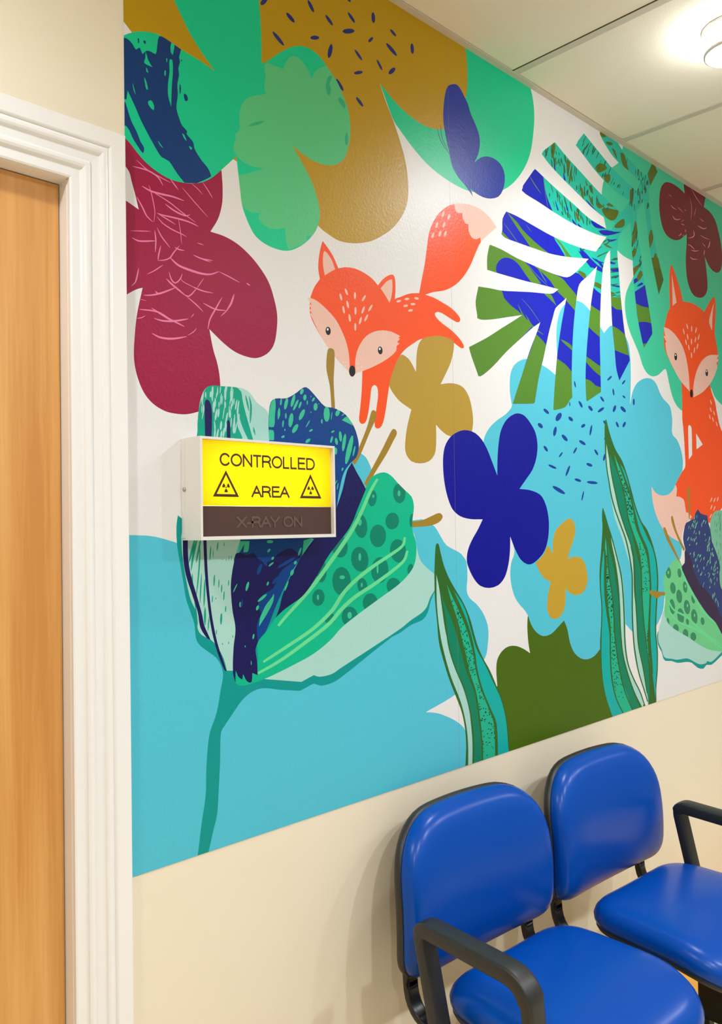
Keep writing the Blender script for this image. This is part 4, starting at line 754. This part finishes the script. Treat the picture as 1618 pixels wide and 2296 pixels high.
def trans_mat(name, col, mixf):
    m = bpy.data.materials.new(name); m.use_nodes = True; nt = m.node_tree; nt.nodes.clear()
    t = nt.nodes.new('ShaderNodeBsdfTranslucent'); t.inputs[0].default_value = col
    p = nt.nodes.new('ShaderNodeBsdfPrincipled'); p.inputs['Base Color'].default_value = col; p.inputs['Roughness'].default_value = 0.25
    mx = nt.nodes.new('ShaderNodeMixShader'); mx.inputs[0].default_value = mixf
    o = nt.nodes.new('ShaderNodeOutputMaterial')
    nt.links.new(t.outputs[0], mx.inputs[1]); nt.links.new(p.outputs[0], mx.inputs[2]); nt.links.new(mx.outputs[0], o.inputs[0])
    return m


M_yellow = trans_mat('yellow_acrylic', (0.95, 0.80, 0.003, 1), 0.35)
M_smoke = plain('smoked_red_acrylic', rgb(82, 56, 48), 0.14, spec=0.5)
M_ghost = plain('unlit_lettering', rgb(100, 74, 65), 0.4)
M_letter = plain('dark_brown_lettering', rgb(62, 32, 12), 0.4)
yp = box('lit_panel', SX0 + RW, SX1 - RW, PY, PY + 0.0006, zsplit, SZ1 - RW, M_yellow, sign)
dp = box('unlit_panel', SX0 + RW, SX1 - RW, PY - 0.0004, PY + 0.0026, SZ0 + RW + 0.002, zsplit - 0.0006, M_smoke, sign)
box('divider', SX0 + RW, SX1 - RW, PY + 0.003, -0.004, zsplit - 0.004, zsplit - 0.002, M_house, sign)
bm = loft([[(x, -0.022 + 0.004 * math.cos(a), (zsplit + SZ1) / 2 - 0.004 + 0.004 * math.sin(a)) for a in [k * math.pi / 6 for k in range(12)]] for x in (SX0 + 0.05, SX1 - 0.05)])
from_bm(bm, 'tube_lamp', em_mat('sign_tube_glow', (1, 0.96, 0.85, 1), 2.0), sign, True)
al = bpy.data.lights.new('sign_tube_light', 'AREA'); al.shape = 'RECTANGLE'; al.size = 0.24; al.size_y = 0.012; al.energy = 1.9; al.color = (1, 0.97, 0.88)
alo = bpy.data.objects.new('sign_tube_light', al); COL.objects.link(alo); alo.parent = sign
alo.location = Vector(((SX0 + SX1) / 2, -0.0275, (zsplit + SZ1) / 2 - 0.004)) - sign.location; alo.rotation_euler = (math.pi / 2, 0, 0)


def Mv(x, y): return surv(380 + x / 3.677, 840 + y / 3.677, PY - 0.0005)


def arc(cx, cy, rx, ry, a0, a1, n=18):
    return [(cx + rx * math.cos(math.radians(a0 + (a1 - a0) * k / n)), cy + ry * math.sin(math.radians(a0 + (a1 - a0) * k / n))) for k in range(n + 1)]


GLYPH = {'C': (0.72, [arc(.36, .5, .30, .5, 38, 322, 28)]), 'O': (0.78, [arc(.39, .5, .33, .5, 0, 360, 36)]), 'N': (0.72, [[(.09, 0), (.09, 1)], [(.09, 1), (.63, 0)], [(.63, 0), (.63, 1)]]),
         'T': (0.61, [[(.07, 1), (.54, 1)], [(.305, 0), (.305, 1)]]), 'R': (0.72, [[(.09, 0), (.09, 1), (.40, 1)] + arc(.40, .74, .22, .26, 90, -90, 12)[1:] + [(.09, .48)], [(.40, .48), (.50, .44), (.58, .32), (.60, .1), (.65, 0)]]),
         'L': (0.56, [[(.09, 1), (.09, 0), (.46, 0)]]), 'E': (0.64, [[(.55, 1), (.09, 1), (.09, 0), (.56, 0)], [(.09, .53), (.52, .53)]]),
         'D': (0.72, [[(.09, 0), (.09, 1), (.34, 1)] + arc(.34, .5, .32, .5, 90, -90, 18)[1:] + [(.09, 0)]]), 'A': (0.67, [[(.02, 0), (.335, 1)], [(.335, 1), (.65, 0)], [(.13, .36), (.54, .36)]]),
         'X': (0.67, [[(.03, 0), (.63, 1)], [(.03, 1), (.63, 0)]]), 'Y': (0.67, [[(.335, 0), (.335, .42)], [(.02, 1), (.335, .42)], [(.65, 1), (.335, .42)]]), '-': (0.33, [[(.06, .37), (.28, .37)]]), ' ': (0.30, [])}


def text(name, body, l, t, r, b, mat, parent, bold):
    adv = sum(GLYPH[c][0] for c in body) - 0.10; sx = (r - l - bold) / adv; sz = t - b - bold; x = l + bold / 2 - 0.05 * sx
    bm = bmesh.new(); yv = PY - 0.0006; h = bold / 2
    for c in body:
        for st in GLYPH[c][1]:
            yv -= 0.00003                  # each stroke a hair proud of the one before
            pts = [np.array((x + p * sx, b + h + q * sz)) for p, q in st]; closed = np.hypot(*(pts[0] - pts[-1])) < 1e-6
            n = len(pts); L, Rr = [], []
            for i in range(n):
                pr = pts[i - 1] if i > 0 else (pts[-2] if closed else None); nx = pts[i + 1] if i < n - 1 else (pts[1] if closed else None)
                d1 = (pts[i] - pr) if pr is not None else (nx - pts[i]); d2 = (nx - pts[i]) if nx is not None else d1
                d1 = d1 / np.hypot(*d1); d2 = d2 / np.hypot(*d2); m = np.array((-(d1 + d2)[1], (d1 + d2)[0])); m /= np.hypot(*m)
                k = h / max(0.45, m @ np.array((-d1[1], d1[0]))); q = pts[i]
                if not closed and i == 0: q = q - d1 * h * 0.9
                if not closed and i == n - 1: q = q + d1 * h * 0.9
                L.append(bm.verts.new((q[0] + m[0] * k, yv, q[1] + m[1] * k))); Rr.append(bm.verts.new((q[0] - m[0] * k, yv, q[1] - m[1] * k)))
            for i in range(n - 1): bm.faces.new((L[i], L[i + 1], Rr[i + 1], Rr[i]))
        x += GLYPH[c][0] * sx
    return from_bm(bm, name, mat, parent)


l, z1 = Mv(410, 642); _, z0 = Mv(430, 752); r, _ = Mv(1197, 760)
text('lettering', 'CONTROLLED', l, z1, r, z0, M_letter, yp, 0.0038)
l, z1 = Mv(677, 914); r, z0 = Mv(985, 1017)
text('lettering', 'AREA', l, z1, r, z0, M_letter, yp, 0.0038)
l, z1 = Mv(553, 1168); r, z0 = Mv(1095, 1262)
_, zb = Mv(560, 1264)
o = text('lettering', 'X-RAY ON', l, z1, r, zb, M_ghost, dp, 0.0040); o.location.y -= 0.0004
for cx, top, bl, br, base in ((465, 788, 357, 573, 1005), (1160, 820, 1073, 1251, 1019)):
    xa, za = Mv(cx, top); xl, zl = Mv(bl, base); xr, _ = Mv(br, base); xm = (xl + xr) / 2; hw = (xr - xl) / 2; h = za - zl
    bm = bmesh.new(); yv = PY - 0.0006
    def ring(k): return [bm.verts.new((xm - hw * k, yv, zl + h * (1 - k) * 0.36)), bm.verts.new((xm + hw * k, yv, zl + h * (1 - k) * 0.36)), bm.verts.new((xm, yv, zl + h * (1 - k) * 0.36 + h * k))]
    A, Bq = ring(1), ring(0.72)
    for j in range(3): bm.faces.new((A[j], A[(j + 1) % 3], Bq[(j + 1) % 3], Bq[j]))
    c = (xm, zl + 0.35 * h); n = 14; rr = h * 0.03
    bm.faces.new([bm.verts.new((c[0] + rr * math.cos(2 * math.pi * j / n), yv, c[1] + rr * math.sin(2 * math.pi * j / n))) for j in range(n)])
    for a0 in (30, 150, 270):
        pts = []
        for j in range(7): t = math.radians(a0 - 30 + 10 * j); pts.append((c[0] + h * 0.185 * math.cos(t) * 0.95, yv, c[1] + h * 0.185 * math.sin(t)))
        for j in range(3): t = math.radians(a0 + 30 - 30 * j); pts.append((c[0] + h * 0.06 * math.cos(t) * 0.95, yv, c[1] + h * 0.06 * math.sin(t)))
        bm.faces.new([bm.verts.new(p) for p in pts])
    from_bm(bm, 'radiation_symbol', M_letter, yp)

# ------------------------------------------------------------------ blue waiting chairs
def rounded(corners, nseg=10):
    """closed outline from (x, y, radius) corners, counter-clockwise"""
    out = []; n = len(corners)
    for i in range(n):
        p = np.array(corners[i][:2]); r = corners[i][2]
        a = np.array(corners[i - 1][:2]) - p; b = np.array(corners[(i + 1) % n][:2]) - p
        la, lb = np.hypot(*a), np.hypot(*b); a /= la; b /= lb
        ang = math.acos(max(-1, min(1, a @ b))); t = r / math.tan(ang / 2)
        s, e = p + a * t, p + b * t
        for k in range(nseg + 1):
            u = k / nseg; q = (1 - u) ** 2 * s + 2 * u * (1 - u) * p + u * u * e
            out.append(q)
        nx = np.array(corners[(i + 1) % n][:2]); e2 = nx - b * (corners[(i + 1) % n][2] / math.tan(ang / 2))
        for k in range(1, 7): out.append(e + (e2 - e) * k / 7)
    return out


def pillow(outline, layers, mapf):
    """stack of inset outlines (inset metres, height) mapped into space; closed top and bottom"""
    ol = np.array(outline); c = ol.mean(0)
    ext = np.abs(ol - c).max(0)
    rings = []
    for ins, h in layers:
        sc_ = np.maximum(1 - ins / ext, 0.04)
        rings.append([mapf(*(c + (q - c) * sc_), h) for q in ol])
    return loft(rings)


def sweep(path, w, t, px, wscale=None, seg=3):
    """rounded bar (w across x, t in the y-z plane) along a path of (y, z); px = x of its middle"""
    p = np.array(catmull([(a, b, False) for a, b in path], False)) if len(path) > 2 else np.array(path, float)
    d = np.gradient(p, axis=0); d /= np.hypot(d[:, 0], d[:, 1])[:, None]; nr = np.stack([-d[:, 1], d[:, 0]], 1)
    sec = []
    for k in range(24):
        a = 2 * math.pi * k / 24; ca, sa = math.cos(a), math.sin(a); e = 0.5
        sec.append((math.copysign(abs(ca) ** e, ca) * 0.5, math.copysign(abs(sa) ** e, sa) * 0.5))
    rings = []
    for i, (q, m) in enumerate(zip(p, nr)):
        u = i / (len(p) - 1); k = wscale(u) if wscale else (1, 1)
        rings.append([(px + a * w * k[0], q[0] + m[0] * b * t * k[1], q[1] + m[1] * b * t * k[1]) for a, b in sec])
    return loft(rings)


def dens(pts, step=0.012):
    """round the corners of a (y, z) polyline with given radii and resample"""
    out = []
    for i, (y, z, r) in enumerate(pts):
        p = np.array((y, z))
        if r == 0: out.append(p); continue
        a = np.array(pts[i - 1][:2]) - p; b = np.array(pts[i + 1][:2]) - p; a /= np.hypot(*a); b /= np.hypot(*b)
        for k in range(9):
            u = k / 8; out.append((1 - u) ** 2 * (p + a * r) + 2 * u * (1 - u) * p + u * u * (p + b * r))
    res = [out[0]]
    for q in out[1:]:
        n = max(1, int(np.hypot(*(q - res[-1])) / step)); s = res[-1]
        for k in range(1, n + 1): res.append(s + (q - s) * k / n)
    return np.array(res)


def sweep2(path, w, t, px, wscale=None):
    p = path; d = np.gradient(p, axis=0); d /= np.maximum(np.hypot(d[:, 0], d[:, 1])[:, None], 1e-9); nr = np.stack([-d[:, 1], d[:, 0]], 1)
    sec = []
    for k in range(24):
        a = 2 * math.pi * k / 24; ca, sa = math.cos(a), math.sin(a); e = 0.42
        sec.append((math.copysign(abs(ca) ** e, ca) * 0.5, math.copysign(abs(sa) ** e, sa) * 0.5))
    rings = []
    for i, (q, m) in enumerate(zip(p, nr)):
        k = wscale(i / (len(p) - 1)) if wscale else (1, 1)
        rings.append([(px + a * w * k[0], q[0] + m[0] * b * t * k[1], q[1] + m[1] * b * t * k[1]) for a, b in sec])
    return loft(rings)


BACK = rounded([(-0.250, 0, 0.055), (0.250, 0, 0.055), (0.240, 0.322, 0.140), (-0.240, 0.322, 0.140)])
SEAT = rounded([(-0.218, 0, 0.100), (-0.240, 0.395, 0.125), (0.240, 0.395, 0.125), (0.218, 0, 0.100)])
BZ, TILT, SKEW = 0.476, math.radians(5.2), math.radians(2.8)


def chair(cx, cy, arm_side, label):
    """built around its own origin below the back shell, seat towards -y, then stood slightly askew to the wall"""
    root = tag(empty('waiting_chair', (0, 0, 0)), label, 'chair', 'blue waiting chairs under the mural')

    def back_map(u, v, h):
        h2 = h + 0.30 * u * u + 0.016 * math.sin(math.pi * v / 0.322)     # dished sideways, bowed forward at the lumbar
        v2 = v + 0.012 * math.cos(math.pi * u / 0.52) * (2 * v / 0.322 - 0.6)
        return (u * (1 + 0.020 * math.sin(math.pi * v / 0.322)), v2 * math.sin(TILT) - h2 * math.cos(TILT), BZ + v2 * math.cos(TILT) + h2 * math.sin(TILT))
    from_bm(pillow(BACK, [(0.001, 0.024), (-0.001, 0.030), (0.000, 0.040), (0.005, 0.052), (0.013, 0.061), (0.026, 0.067), (0.05, 0.071), (0.09, 0.074), (0.14, 0.075), (0.17, 0.075)], back_map), 'backrest', M_vinyl, root, True)
    from_bm(pillow(BACK, [(0.17, -0.006), (0.10, -0.005), (0.02, -0.002), (0.006, 0.001), (-0.001, 0.006), (-0.003, 0.012), (-0.003, 0.026), (0.004, 0.0265)], back_map), 'back_shell', M_black, root, True)

    def seat_map(u, v, h):
        drop = 0.040 * max(0, (v - 0.22) / 0.175) ** 2 - 0.004 * math.sin(math.pi * min(1, v / 0.30)) * (1 - (u / 0.24) ** 2) + 0.012 * max(0, v - 0.05)
        return (u, -0.108 - v, 0.442 + h - drop + 0.10 * u * u)
    from_bm(pillow(SEAT, [(0.002, 0.0), (-0.002, 0.010), (-0.003, 0.022), (0.002, 0.036), (0.012, 0.047), (0.028, 0.054), (0.055, 0.058), (0.11, 0.060), (0.17, 0.061), (0.20, 0.061)], seat_map), 'seat', M_vinyl, root, True)
    from_bm(pillow(SEAT, [(0.19, -0.026), (0.06, -0.026), (0.02, -0.022), (0.006, -0.014), (0.002, -0.006), (0.006, 0.002)], seat_map), 'seat_shell', M_black, root, True)
    for sx in (-0.205, 0.205):             # bent brackets carrying the back
        br = dens([(-0.010, 0.60, 0), (-0.020, 0.46, 0.0), (-0.022, 0.385, 0.075), (-0.16, 0.385, 0.0), (-0.30, 0.385, 0)])
        from_bm(sweep2(br, 0.034, 0.018, sx), 'back_bracket', M_tube, root, True)
    ax = -0.274 if arm_side < 0 else 0.238
    ar = dens([(-0.195, 0.36, 0), (-0.128, 0.640, 0.030), (-0.400, 0.630, 0.055), (-0.418, 0.36, 0)], 0.008)
    from_bm(sweep2(ar, 0.048, 0.034, ax, lambda u: (1.0, 1.0) if 0.36 < u < 0.72 else (0.92, 0.82)), 'armrest', M_black, root, True)
    for y in (-0.215, -0.415):
        from_bm(bmbox(bmesh.new(), min(ax, arm_side * 0.1), max(ax, arm_side * 0.1), y - 0.014, y + 0.014, 0.352, 0.372), 'arm_rail', M_tube, root, bev=0.003)
    lx = arm_side * 0.300                  # broad plate leg on the arm side, slim post on the other
    lg = from_bm(bmbox(bmesh.new(), lx - 0.012, lx + 0.012, -0.44, -0.148, 0.03, 0.36), 'leg', M_tube, root, bev=0.004)
    bm = bmesh.new()
    for y in (-0.42, -0.168): bmbox(bm, lx - 0.014, lx + 0.014, y - 0.014, y + 0.014, 0.0, 0.032)
    from_bm(bm, 'glide', M_black, lg)
    lx = -arm_side * 0.12
    lg = from_bm(bmbox(bmesh.new(), lx - 0.012, lx + 0.012, -0.165, -0.135, 0.03, 0.36), 'leg', M_tube, root, bev=0.004)
    from_bm(bmbox(bmesh.new(), lx - 0.014, lx + 0.014, -0.168, -0.132, 0.0, 0.032), 'glide', M_black, lg)
    from_bm(bmbox(bmesh.new(), min(arm_side * 0.30, -arm_side * 0.15), max(arm_side * 0.30, -arm_side * 0.15), -0.225, -0.185, 0.315, 0.355), 'cross_beam', M_tube, root, bev=0.004)
    root.location = (cx, cy, 0); root.rotation_euler = (0, 0, -SKEW)
    return root


chair(1.549, -0.080, -1, 'blue vinyl waiting chair with a black armrest on the side towards the door')
chair(2.084, -0.106, 1, 'blue vinyl waiting chair with a black armrest on the side away from the door')
